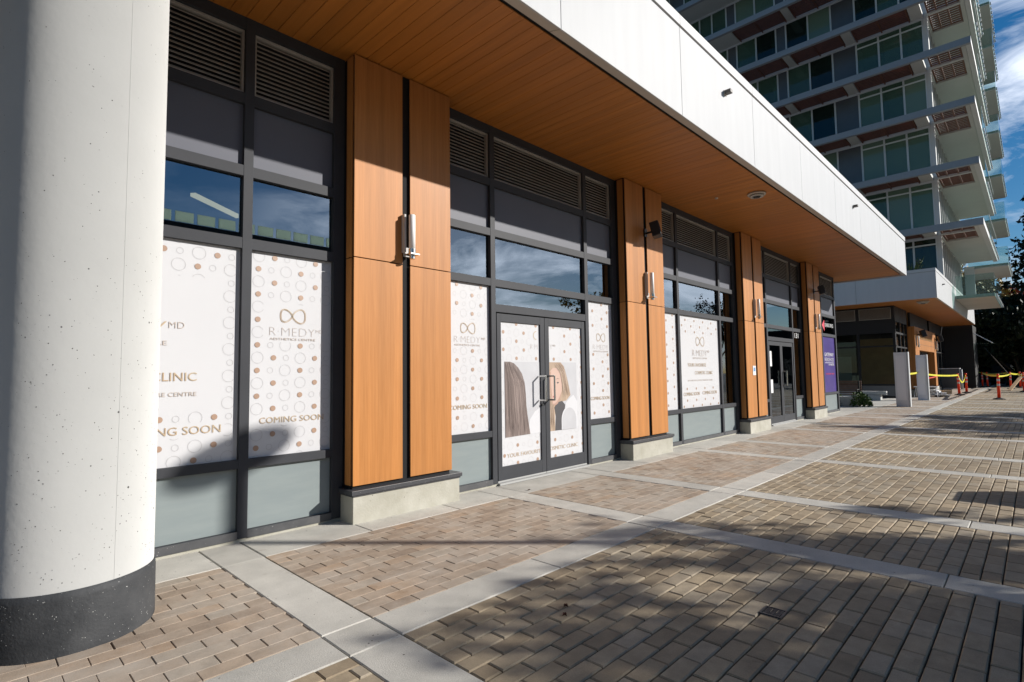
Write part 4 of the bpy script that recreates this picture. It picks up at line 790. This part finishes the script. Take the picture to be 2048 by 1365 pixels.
# tower
FH = 2.9; NF = 8; XG = 34.6; YG_ = 3.17
m = MB(); m.box(40.5, 60, 5.6, 25.6, 5.7, 5.7+FH*9); AB(m, 'tower_core', W['intdark'])
m = MB(); m.box(36.7, 60, 25.6, 26, 5.7, 5.7+FH*9); AB(m, 'tower_end_wall', W['conctower'])
cols = [(3.36, 4.24, 'T'), (4.32, 5.24, 'T'), (5.32, 6.28, 'V'), (6.36, 7.46, 'D'), (7.54, 8.66, 'V'), (8.74, 9.87, 'G'), (9.95, 10.45, 'D'), (10.53, 11.63, 'G'), (11.72, 12.84, 'V'), (12.92, 13.44, 'D'), (13.52, 14.40, 'G'), (14.48, 15.25, 'G'), (15.33, 16.3, 'G'), (16.38, 17.4, 'D'), (17.48, 18.6, 'G'), (18.7, 19.8, 'G')]
def win_frame(mb, x, y0, y1, z0, z1, kind):
    w = .035
    mb.box(x-.03, x+.05, y0-w, y0, z0, z1).box(x-.03, x+.05, y1, y1+w, z0, z1)
    if kind == 'D': return
    mb.box(x-.025, x+.045, y0, y1, z0, z0+.06)
    if kind in 'TV' and y1 < 6.4: mb.box(x-.025, x+.045, y0, y1, z1-.32, z1-.25)
    if kind == 'V': mb.box(x-.04, x+.045, y0, y1, z0+.42, z0+.50).box(x-.04, x+.045, y0, y0+.07, z0+.06, z0+.42).box(x-.04, x+.045, y1-.07, y1, z0+.06, z0+.42).box(x-.04, x+.045, y0+.07, y1-.07, z0+.06, z0+.12)
for k_ in range(-1, NF):
    zt = 8.39+FH*k_            # top of this floor's slab
    zl = zt if k_ >= 0 else 5.72
    zh = zt+FH-.20             # underside of the slab above
    if k_ >= 0:
        sl = MB()
        # wall side strip, beams between the slat panels, solid parts
        sl.box(34.55, 45.6, 3.1, 25.8, zt-.20, zt-.002)
        for (a, c) in ((1.62, 1.78), (3.28, 3.78), (6.30, 6.76), (9.35, 9.75), (12.6, 25.8)): sl.box(32.9, 34.55, a, c, zt-.20, zt-.003)
        sl.box(36.55, 45.0, 1.62, 3.1, zt-.20, zt-.003); sl.box(34.55, 36.55, 1.62, 1.78, zt-.20, zt-.004); sl.box(34.42, 34.62, 1.78, 3.1, zt-.20, zt-.005)
        s_ = AB(sl, 'floor_slab', W['conctower'])
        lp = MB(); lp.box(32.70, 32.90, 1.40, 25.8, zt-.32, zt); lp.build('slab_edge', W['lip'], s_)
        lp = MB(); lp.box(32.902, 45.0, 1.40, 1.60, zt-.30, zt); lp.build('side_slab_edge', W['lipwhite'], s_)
        lv = MB()
        for (a, c) in ((3.80, 6.28), (6.78, 9.33), (9.77, 12.58)):
            n = 9
            for i in range(n): lv.box(32.98+i*.175, 33.05+i*.175, a, c, zt-.17, zt-.10)
            for yy in (a+.02, (a+c)/2, c-.08): lv.box(32.92, 34.54, yy, yy+.06, zt-.22, zt-.19)
        lv.build('cedar_slats', W['slat'], s_)
        lv = MB()
        for (a, c) in ((33.0, 34.40), (34.64, 36.5)):
            for yy in (1.80, 2.25, 2.68, 3.02): lv.box(a, c, yy, yy+.07, zt-.14, zt-.08)
            n = int((c-a)/.23)
            for i in range(n+1): lv.box(a+i*.23, a+i*.23+.09, 1.80, 3.08, zt-.10, zt-.06)
        lv.build('corner_cedar_trellis', W['slat'], s_)
        # balustrade on the plaza side
        if k_ < 7:
            rl = MB(); rl.box(37.2, 45.0, 1.37, 1.385, zt-.15, zt+1.05); rl.build('balustrade_glass', W['glassrail'], s_)
            ps = MB()
            x = 37.25
            while x < 45: ps.box(x, x+.16, 1.30, 1.36, zt-.26, zt-.10); x += .62
            ps.box(37.2, 45, 1.36, 1.40, zt+1.05, zt+1.08); ps.build('balustrade_clips', W['alu'], s_)
    wf = MB(); wf.box(XG-.05, XG+.06, 3.3, 25.6, zh-.10, zh)
    gm = MB()
    for (a, c, kd) in cols: win_frame(wf, XG, a, c, zl, zh-.10, kd)
    wfo = AB(wf, 'window_row', W['frametower'])
    for (a, c, kd) in cols:
        k = MB(); k.box(XG+.01, XG+.03, a, c, zl, zh-.10); k.build('grey_panel' if kd == 'D' else 'window_glass', W['panel'] if kd == 'D' else W['glasstower'], wfo)
    cu = MB()
    for (a, c, kd) in cols:
        if kd == 'D': continue
        for side in (0, 1):
            wd = random.choice([0, .15, .22, .35]); y0 = a if side == 0 else c-wd
            n = int(wd/.05)
            for i in range(n): cu.box(XG+.22+.02*(i % 2), XG+.25+.02*(i % 2), y0+i*.05, y0+i*.05+.045, zl+.05, zh-.25)
    cu.build('curtains', W['curtain'], wfo)
    # plaza side glazing
    sg = MB(); x = 34.95
    sg.box(34.9, 45.6, YG_, YG_+.08, zh-.12, zh).box(34.9, 45.6, YG_, YG_+.08, zl, zl+.07)
    while x < 45.5: sg.box(x, x+.07, YG_-.03, YG_+.05, zl+.07, zh-.12); x += .88
    so = AB(sg, 'side_glazing_frame', W['lipwhite'])
    k = MB(); k.box(34.9, 45.5, YG_+.03, YG_+.05, zl+.07, zh-.12); k.build('side_glass', W['glasstower'], so)
    k = MB(); k.box(34.58, 34.9, 3.12, 3.32, zl, zh); AB(k, 'corner_post', W['lipwhite'])
    if k_ == -1:
        pb = MB(); pb.box(38.6, 46.4, 1.40, 3.05, 5.30, 5.48); pbo = AB(pb, 'podium_balcony', W['conctower'])
        k = MB(); k.box(38.6, 46.4, 1.38, 1.395, 5.2, 6.58).box(38.58, 38.595, 1.4, 3.0, 5.3, 6.58); k.build('balustrade_glass', W['glassrail'], pbo)
        k = MB(); x = 38.7
        while x < 46.4: k.box(x, x+.16, 1.31, 1.37, 5.30, 5.46); x += .62
        k.build('balustrade_clips', W['alu'], pbo)
        k = MB(); k.box(46.2, 46.5, 2.6, 3.1, 5.48, 8.1); k.build('end_post', W['lipwhite'], pbo)
    # second stack of balconies further along
    if 0 <= k_ < 7:
        k = MB(); k.box(46.5, 52.5, .95, 3.1, zt-.42, zt-.22); bo = AB(k, 'far_balcony', W['conctower'])
        k = MB(); k.box(46.5, 52.5, .93, .945, zt-.35, zt+.85).box(46.48, 46.495, .95, 2.9, zt-.35, zt+.85); k.build('balustrade_glass', W['glassrail'], bo)
        k = MB(); x = 46.6
        while x < 52.4: k.box(x, x+.16, .87, .93, zt-.40, zt-.25); x += .62
        k.build('balustrade_clips', W['alu'], bo)

# ================================================================== PLAZA FURNITURE
def pylon(x, y0, y1, h, label):
    t = empty('pylon', label, 'pylon', (x, (y0+y1)/2, 0), 'grey pylons on the plaza'); w = (y1-y0)/2
    k = MB(); k.box(0, .22, -w+.03, w, 0, h); k.build('body', W['kiosk'], t, bevel=.006)
    k = MB(); k.box(-.012, .235, -w-.03, -w+.028, 0, h+.01); k.build('edge_fin', W['white'], t)
    k = MB(); k.box(-.008, -.001, -w+.09, w-.06, .25, h-.12); k.build('face_panel', mat('pale_grey_acrylic', (0.85, 0.82, 0.84), rough=.25), t)
pylon(25.4, 3.55, 3.98, 2.09, 'tall grey pylon with a white edge, nearer one beside the shrub'); pylon(31.3, 3.66, 4.06, 2.1, 'tall grey pylon with a white edge, farther one in front of the wood portal')
# bench of dark slats
bt = empty('bench', 'dark wooden slatted bench behind the low planter kerb', 'bench', (25.6, 6.15, 0))
k = MB()
for i in range(7): k.box(.42+.02*i, .45+.02*i, -.9, .9, .48+i*.075, .535+i*.075)
k.build('backrest', W['benchwood'], bt)
k = MB()
for i in range(4): k.box(-.02+i*.11, .07+i*.11, -.9, .9, .42, .45)
k.build('seat', W['benchwood'], bt)
for yy in (-.85, .80):
    k = MB(); k.box(-.02, .42, yy, yy+.05, .38, .42).box(0, .05, yy, yy+.05, 0, .38).box(.40, .45, yy, yy+.05, 0, .98).box(-.02, .42, yy, yy+.05, .62, .65).box(-.02, .02, yy, yy+.05, .42, .62); k.build('leg', W['rubber'], bt)
k = MB(); k.box(24.7, 25.2, 5.15, 9, 0, .38); tag(k.build('planter_kerb', W['granite'], bevel=.01), 'low granite kerb of the planting bed in front of the bench', 'kerb')
t = empty('slab_bench', 'white stone slab bench in two pieces behind the shrub', 'bench', (30.5, 6.0, 0))
k = MB(); k.box(-.2, .3, -.85, 1.6, .26, .42); k.build('top_slab', W['granite'], t, bevel=.01)
k = MB(); k.box(-.25, .25, -.65, 1.6, 0, .24); k.build('base_block', W['granite'], t, bevel=.01)
def leaves(mb, pts, size, tones, flat=0.35):
    for p in pts:
        n = Vector((random.gauss(0, 1), random.gauss(0, 1), random.gauss(0, 1)*.7+.4)).normalized(); u = n.orthogonal().normalized(); w = n.cross(u); a = random.uniform(0, 6.28)
        u, w = u*math.cos(a)+w*math.sin(a), w*math.cos(a)-u*math.sin(a); s_ = size*random.uniform(.6, 1.4); p = Vector(p)
        mb.quadmesh([p-u*s_, p-w*s_*.45, p+u*s_, p+w*s_*.45], [(0, 1, 2, 3)], 0, min(1, max(0, random.gauss(*tones))))
def shrub(x, y, r, h, n, label):
    t = empty('shrub', label, 'shrub', (x, y, 0)); k = MB(); pts = []
    for i in range(n):
        a = random.uniform(0, 6.28); rr = r*math.sqrt(random.random()); zz = h*(1-(rr/r)**2)**.5*random.uniform(.15, 1.08); pts.append((rr*math.cos(a)*1.15, rr*math.sin(a), zz))
    leaves(k, pts, .055, (.5, .25)); k.build('foliage', W['shrub'], t, tone=True)
    k = MB()
    for i in range(14):
        a = i*.45; k.tube((0, 0, 0), (r*.6*math.cos(a), r*.6*math.sin(a), h*.6), .012, .004, n=5)
    k.build('stem', W['bark'], t)
shrub(25.0, 5.1, .42, .55, 900, 'low green shrub spilling over the corner of the planter kerb')
shrub(25.0, 6.0, .45, .5, 600, 'low dark green shrub in the bed in front of the bench')
t = empty('rooftop_shrub', 'thin twiggy plant growing on the podium roof above the fascia', 'shrub', (31.6, 4.1, 5.6))
k = MB(); random.seed(77); tp = []
for i in range(26):
    a = random.uniform(0, 6.28); l_ = random.uniform(.3, .75); q = Vector((l_*.5*math.cos(a), l_*.9*math.sin(a), .45+random.uniform(.2, .75))); k.tube((0, 0, 0), q, .012, .004, n=5); tp += [q*random.uniform(.6, 1) for _ in range(12)]
k.build('stem', W['bark'], t); k = MB(); leaves(k, tp, .05, (.6, .3)); k.build('foliage', W['shrub'], t, tone=True)
# delineator posts
def delineator():
    t = empty('delineator_post', '', 'traffic post', (0, 0, 0), 'orange delineator posts with caution tape')
    k = MB(); k.lathe(0, 0, [(.062, .07), (.055, .55), (.050, .98), (.052, 1.0)], n=16, caps=True); k.build('tube', W['orange'], t, smooth=True)
    k = MB(); k.lathe(0, 0, [(.028, 1.0), (.026, 1.06), (.045, 1.08), (.05, 1.13), (.04, 1.17), (.001, 1.18)], n=14, caps=False); k.build('grab_handle', W['orange'], t, smooth=True)
    for z in (.62, .84): k = MB(); k.lathe(0, 0, [(.0575, z), (.0565, z+.10)], n=16, caps=False); k.build('reflective_band', W['reflect'], t)
    k = MB(); k.lathe(0, 0, [(.23, 0), (.23, .035), (.13, .06), (.08, .085)], n=8); k.build('rubber_base', W['rubber'], t); return t
dp = [(38.2, 3.11, 'orange post at the end of the tape, nearer of the pair by the grey cabinet'), (41.6, 3.05, 'orange post just behind the first one beside the grey cabinet'), (33.35, 1.32, 'nearest orange post, standing alone with tape hanging down it'),
      (55.5, 3.09, 'orange post in front of the black brick corner, left of a close pair'), (55.6, 2.80, 'orange post in front of the black brick corner, right of a close pair'), (51.6, 1.38, 'orange post between the nearest post and the leaning board'),
      (76.0, 4.59, 'very distant orange post beside the edge of the brick wing'), (70.5, 2.45, 'distant orange post behind the nearest post, left one'), (71.5, 2.15, 'distant orange post behind the nearest post, right one'),
      (44.9, .62, 'orange post at the right edge beside the leaning board'), (70.6, 1.37, 'distant orange post behind the leaning board'), (53.8, .93, 'orange post just left of the right edge of the picture'), (62.0, 1.0, 'orange post far behind the leaning board, left of two'), (63.5, .75, 'orange post far behind the leaning board, right of two'), (47.5, .42, 'orange post cut by the right edge of the picture')]
d0 = delineator()
for i, (x, y, lb) in enumerate(dp):
    o = d0 if i == 0 else copy_tree(d0); o.location = (x, y, 0); o.rotation_euler = (random.uniform(-.03, .03), random.uniform(-.03, .03), random.uniform(0, 3)); o['label'] = lb
def tape(a, b, sag, label, m=W['tape'], w=.04, tw=0.0):
    k = MB(); a, b = Vector(a), Vector(b); n = 16; P = []
    for i in range(n+1):
        t = i/n; p = a.lerp(b, t); p.z -= sag*4*t*(1-t); ang = tw*math.sin(t*9); up_ = Vector((math.sin(ang)*.6, 0, math.cos(ang))); P += [p-up_*w, p+up_*w]
    k.quadmesh(P, [(2*i, 2*i+2, 2*i+3, 2*i+1) for i in range(n)]); return tag(k.build('caution_tape', m), label, 'tape', 'strips of caution tape')
tape((31.4, 4.06, 1.28), (38.2, 3.11, 1.09), .08, 'yellow tape from the farther grey pylon to the first orange post')
tape((25.6, 3.9, 1.30), (31.3, 4.0, 1.28), .05, 'yellow tape between the two grey pylons')
tape((38.2, 3.11, 1.1), (41.6, 3.05, 1.08), .42, 'yellow tape sagging between the two posts by the grey cabinet', tw=1.0, w=.06)
tape((33.35, 1.32, 1.08), (33.30, 1.40, .45), 0, 'yellow tape hanging straight down the nearest orange post', w=.03)
tape((55.5, 3.09, 1.1), (33.35, 1.32, 1.1), .06, 'yellow tape from the pair at the brick corner to the nearest post', w=.05)
tape((33.35, 1.32, 1.06), (51.6, 1.38, 1.02), .04, 'yellow tape from the nearest post to the one before the leaning board')
tape((51.6, 1.38, 1.08), (53.8, .93, 1.0), .03, 'short yellow tape beside the leaning board', w=.05)
tape((31.4, 4.0, 1.0), (44.0, 4.6, 1.0), .05, 'red tape stretched across the front of the wood portal', m=W['tapered'], w=.03)
tape((44.9, .62, 1.05), (53.8, .93, 1.05), .12, 'yellow tape sagging behind the leaning board at the right edge')
tape((55.6, 2.8, .95), (70.5, 2.45, 1.0), .25, 'red tape sagging behind the pair of posts at the brick corner', m=W['tapered'])
tape((52.0, 1.5, 1.1), (76.0, 4.59, 1.1), .1, 'distant yellow tape running to the brick wing')
# loose things by the portal
t = empty('utility_cabinet', 'grey utility cabinet standing before the black brick wing', 'cabinet', (51.2, 4.6, 0))
k = MB(); k.box(-.4, .4, -.55, .95, .05, 1.45); k.build('cabinet_body', W['panel'], t, bevel=.02); k = MB(); k.box(-.42, .42, -.57, .97, 1.45, 1.5).box(-.38, .38, -.5, .9, 0, .05); k.build('cabinet_top', W['kiosk'], t)
k = MB(); k.box(-.415, -.40, -.5, .15, .15, 1.4); k.build('cabinet_door', W['panel'], t)
k = MB(); k.tube((50.0, 3.9, 0), (50.0, 3.9, 1.4), .08, n=14); tag(k.build('bollard', W['white'], smooth=True), 'white round bollard beside the grey utility cabinet', 'bollard')
t = empty('sawhorse_table', 'white folding work table cluttered with boxes in front of the wood portal', 'table', (35.3, 4.2, 0))
k = MB(); k.box(-.3, .3, -.5, .5, .50, .54); k.build('table_top', W['whiteprint'], t)
for (xx, yy) in ((-.28, -.45), (.28, -.45), (-.28, .45), (.28, .45)): k = MB(); k.tube((xx*.7, yy*.9, .5), (xx*1.2, yy*1.1, 0), .02, n=8); k.build('leg', W['whiteprint'], t)
t = empty('material_pile', 'untidy pile of bags, boards and white offcuts on the paving by the portal', 'pile', (35.8, 3.7, 0))
k = MB()
for i in range(12):
    a = random.uniform(0, 3); k.obox((random.uniform(-.5, .5), random.uniform(-.45, .3), random.uniform(.05, .34)), (math.cos(a)*random.uniform(.1, .35), math.sin(a)*random.uniform(.1, .3), random.uniform(-.04, .05)), (-math.sin(a)*.12, math.cos(a)*.12, 0), (0, 0, random.uniform(.012, .05)))
k.build('boards', W['whiteprint'], t)
for i in range(5):
    k = MB(); a = random.uniform(0, 3); k.obox((random.uniform(-.4, .6), random.uniform(-.5, .35), random.uniform(.1, .3)), (math.cos(a)*.18, math.sin(a)*.18, 0), (-math.sin(a)*.13, math.cos(a)*.13, 0), (0.02, 0, .10)); k.build('box', W['cardboard'] if i % 2 else W['rubber'], t, bevel=.01)
k = MB(); k.obox((49.0, 1.0, .55), (2.2, -.35, .55), (0, .09, 0), (-.01, 0, .03)); tag(k.build('leaning_board', W['cardboard']), 'long pale timber board leaning among the orange posts at right', 'board')
k = MB(); k.tube((56.6, 2.9, 3.1), (49.6, 1.35, .95), .035, n=8); tag(k.build('diagonal_pole', W['bark']), 'thin diagonal brace running from the glass awning down to the tape', 'pole')
# dead leaves
for i, (x, y, lb) in enumerate(((4.92, 4.52, 'dead red leaf on the concrete apron in front of the poster door'), (2.52, 2.05, 'brown dead leaf on the tan pavers near the concrete band'), (2.62, 2.12, 'smaller curled dead leaf beside the other one on the tan pavers'))):
    k = MB(); 
    for j in range(3):
        a = random.uniform(0, 6.28); c_, s_ = math.cos(a)*.022, math.sin(a)*.022; k.quadmesh([(x-c_, y-s_, .004), (x+s_*.5, y-c_*.5, .018), (x+c_, y+s_, .006), (x-s_*.5, y+c_*.5, .012)], [(0, 1, 2, 3)])
    tag(k.build('dead_leaf', W['deadleaf']), lb, 'leaf', 'dead leaves on the paving')

# ================================================================== TREES
def limb(mb, a, b, r0, r1, n=7, wob=.0): mb.tube(a, b, r0, r1, n=n, caps=False)
def conifer(x, y, h, r, label, seed, n=26000, lean=0):
    random.seed(seed); t = empty('conifer_tree', label, 'tree', (x, y, 0), 'trees beyond the plaza')
    k = MB(); k.tube((0, 0, 0), (0, 0, h*.98), .35, .03, n=10); k.build('trunk', W['bark'], t)
    pts = []; z = h*.04
    while z < h:
        f = 1-z/h; rr = r*(f**.85)*random.uniform(.85, 1.1)+.1
        for b_ in range(int(9+8*f)):
            a = random.uniform(0, 6.28); ln = rr*random.uniform(.65, 1.12); m_ = int(10+ln*7)
            for i in range(m_):
                s_ = random.uniform(.15, 1); sp = .13*ln*(1-s_*.6)
                pts.append((ln*s_*math.cos(a)+random.gauss(0, sp), ln*s_*math.sin(a)+random.gauss(0, sp), z-ln*s_*.22+random.gauss(0, .14)+(.12*ln*s_*s_)))
        z += .34+.25*f
    k = MB(); leaves(k, pts, .27, (.45, .25)); k.build('crown', W['conifer'], t, tone=True); return t
def broad(x, y, h, r, label, seed, m, zc0=.3, size=.16, n=9000, grp='trees beyond the plaza', leafprob=1.0, name='broadleaf_tree', trunk=.18, clump=.12):
    random.seed(seed); t = empty(name, label, 'tree', (x, y, 0), grp)
    k = MB(); th = h*zc0; k.tube((0, 0, 0), (0, 0, th), trunk, trunk*.75, n=9, caps=False); pts = []; tips = []
    for i in range(9):
        a = i*2.4+random.uniform(-.3, .3); e = random.uniform(.35, 1.2); ln = random.uniform(.55, .85)*r
        p1 = Vector((ln*math.cos(a)*math.cos(e), ln*math.sin(a)*math.cos(e), th+(h-th)*random.uniform(.25, .6))); k.tube((0, 0, th*random.uniform(.85, 1)), p1, trunk*.5, trunk*.22, n=6, caps=False)
        for j in range(6):
            p2 = p1+Vector((random.gauss(0, .42*r), random.gauss(0, .42*r), random.uniform(-.1, .28)*(h-th))); p2.z = min(p2.z, h); k.tube(p1, p2, trunk*.2, trunk*.06, n=5, caps=False)
            for q in range(3):
                p3 = p2+Vector((random.gauss(0, .16*r), random.gauss(0, .16*r), random.gauss(0, .10*r))); k.tube(p2, p3, trunk*.06, .006, n=4, caps=False); tips.append((p2, p3))
    k.build('trunk', W['bark'], t)
    per = max(1, int(n/len(tips)))
    for (p2, p3) in tips:
        if random.random() > leafprob: continue
        for i in range(per):
            p = p2.lerp(p3, random.random()); s_ = clump*r; pts.append((p.x+random.gauss(0, s_), p.y+random.gauss(0, s_), p.z+random.gauss(0, s_*.8)))
    k = MB(); leaves(k, pts, size, (.5, .25)); k.build('crown', m, t, tone=True); return t
conifer(66, -1.6, 21, 5.6, 'tall dark conifer rising at the right edge of the picture', 3)
conifer(74, -7.5, 24, 5.0, 'second tall dark conifer just outside the right edge', 5)
broad(92, 6.2, 18, 4.0, 'yellowing autumn tree behind the glass balcony', 9, W['autumn'], zc0=.35, size=.24, n=9000)
broad(98, 1.5, 13.5, 3.6, 'red leaved tree peeking between the balcony and the conifer', 10, W['redleaf'], zc0=.3, size=.28, n=8000)
broad(64, 4.4, 8.2, 3.4, 'dark evergreen tree behind the black brick wing', 21, W['evergreen'], zc0=.08, size=.2, n=16000)
broad(62, 1.0, 7.6, 3.2, 'dark evergreen tree under the tall conifer', 22, W['evergreen'], zc0=.08, size=.2, n=16000)
broad(67, -3.0, 8.4, 3.6, 'dark evergreen tree at the foot of the conifer, right side', 23, W['evergreen'], zc0=.08, size=.2, n=12000)
# dark building closing the plaza
t = empty('dark_brick_building', 'low black brick building in deep shade behind the orange posts', 'building', (78, -4, 0))
k = MB(); k.box(0, 12, -16, 14, 0, 6.8); k.build('wall', W['brickdark'], t)
for i in range(7):
    k = MB(); k.box(-.03, .0, -14+i*3.6, -12+i*3.6, .9, 3.1); k.build('window', W['glassdoor'], t)
k = MB(); k.box(-.15, 12.15, -16.15, 14.15, 6.8, 7.0); k.build('roof_edge', W['seam'], t)
# plaza trees that shade the paving (outside the picture, right of the camera)
broad(10.75, -7.1, 6.1, 1.9, 'young plaza tree with thin autumn foliage, nearest the camera', 31, W['autumn'], zc0=.5, size=.09, n=6800, clump=.065, grp='young trees on the plaza', leafprob=.72, name='plaza_tree', trunk=.07)
broad(24.4, -6.9, 6.5, 1.5, 'young plaza tree farther along the plaza', 33, W['autumn'], zc0=.45, size=.10, n=4200, clump=.09, grp='young trees on the plaza', leafprob=.75, name='plaza_tree', trunk=.07)
broad(28.3, -7.5, 6.5, 1.5, 'young plaza tree at the far end of its row', 34, W['autumn'], zc0=.45, size=.10, n=4200, clump=.09, grp='young trees on the plaza', leafprob=.75, name='plaza_tree', trunk=.07)
broad(56, -14, 10, 2.5, 'large thin tree across the plaza seen in the window reflections', 35, W['evergreen'], zc0=.3, size=.14, n=3500, grp='young trees on the plaza', name='large_tree')
# lamp post whose shadow crosses the paving
t = empty('lamp_post', 'slim plaza lamp post with a round shade', 'lamp post', (1.735+.669*14.25*.743, 4.985-.743*14.25*.743, 0))
k = MB(); k.tube((0, 0, 0), (0, 0, 5.46), .062, .055, n=16); k.build('pole', W['frame'], t)
k = MB(); k.lathe(0, 0, [(.02, 5.54), (.38, 5.52), (.40, 5.49), (.38, 5.46), (.05, 5.46)], n=28); k.build('lamp_shade', W['frame'], t)
# block inferred from its sharp shadow, plus two unseen boxes added to cast shadow
k = MB(); k.box(8.16, 8.74, -3.2, .0, 0, .45); tag(k.build('plaza_block', W['granite'], bevel=.02), 'long low granite seating block on the plaza', 'bench')
t = empty('planter', 'unseen dark planter-like box added to cast a solid shadow on the near paving', 'planter', (4.9, -1.5, 0))  # made-up box out of view, shaped to throw the lower right shadow
k = MB(); k.box(-.85, .28, -.9, .9, 0, .9); k.build('shadow_box', W['frame'], t, bevel=.01); k = MB(); k.box(-.80, .23, -.85, .85, .9, .905); k.build('shadow_box_top', W['joint'], t)
k = MB(); k.box(5.2, 5.5, -2.5, -.75, 0, .7); tag(k.build('shadow_box_low', W['granite'], bevel=.02), 'unseen low box beside the planter-like box, added to extend its shadow', 'wall')  # second added box, steps the edge of that shadow
# building across the plaza (seen mirrored in the upper windows)
t = empty('opposite_building', 'plain building across the plaza with a row of pale green glass panels', 'building', (10, -30, 0))
k = MB(); k.box(-26, 10, -14, 6.8, 0, 9.6); k.build('wall', W['oppwall'], t)
for i in range(33):
    k = MB(); k.box(-26+i*1.09, -26+i*1.09+.90, 6.85, 6.9, 10.05, 10.62); k.build('glass_panel', W['greenpane'], t)
k = MB(); k.box(-26, 10, 6.8, 6.95, 9.6, 10.0); k.build('parapet', W['seam'], t)
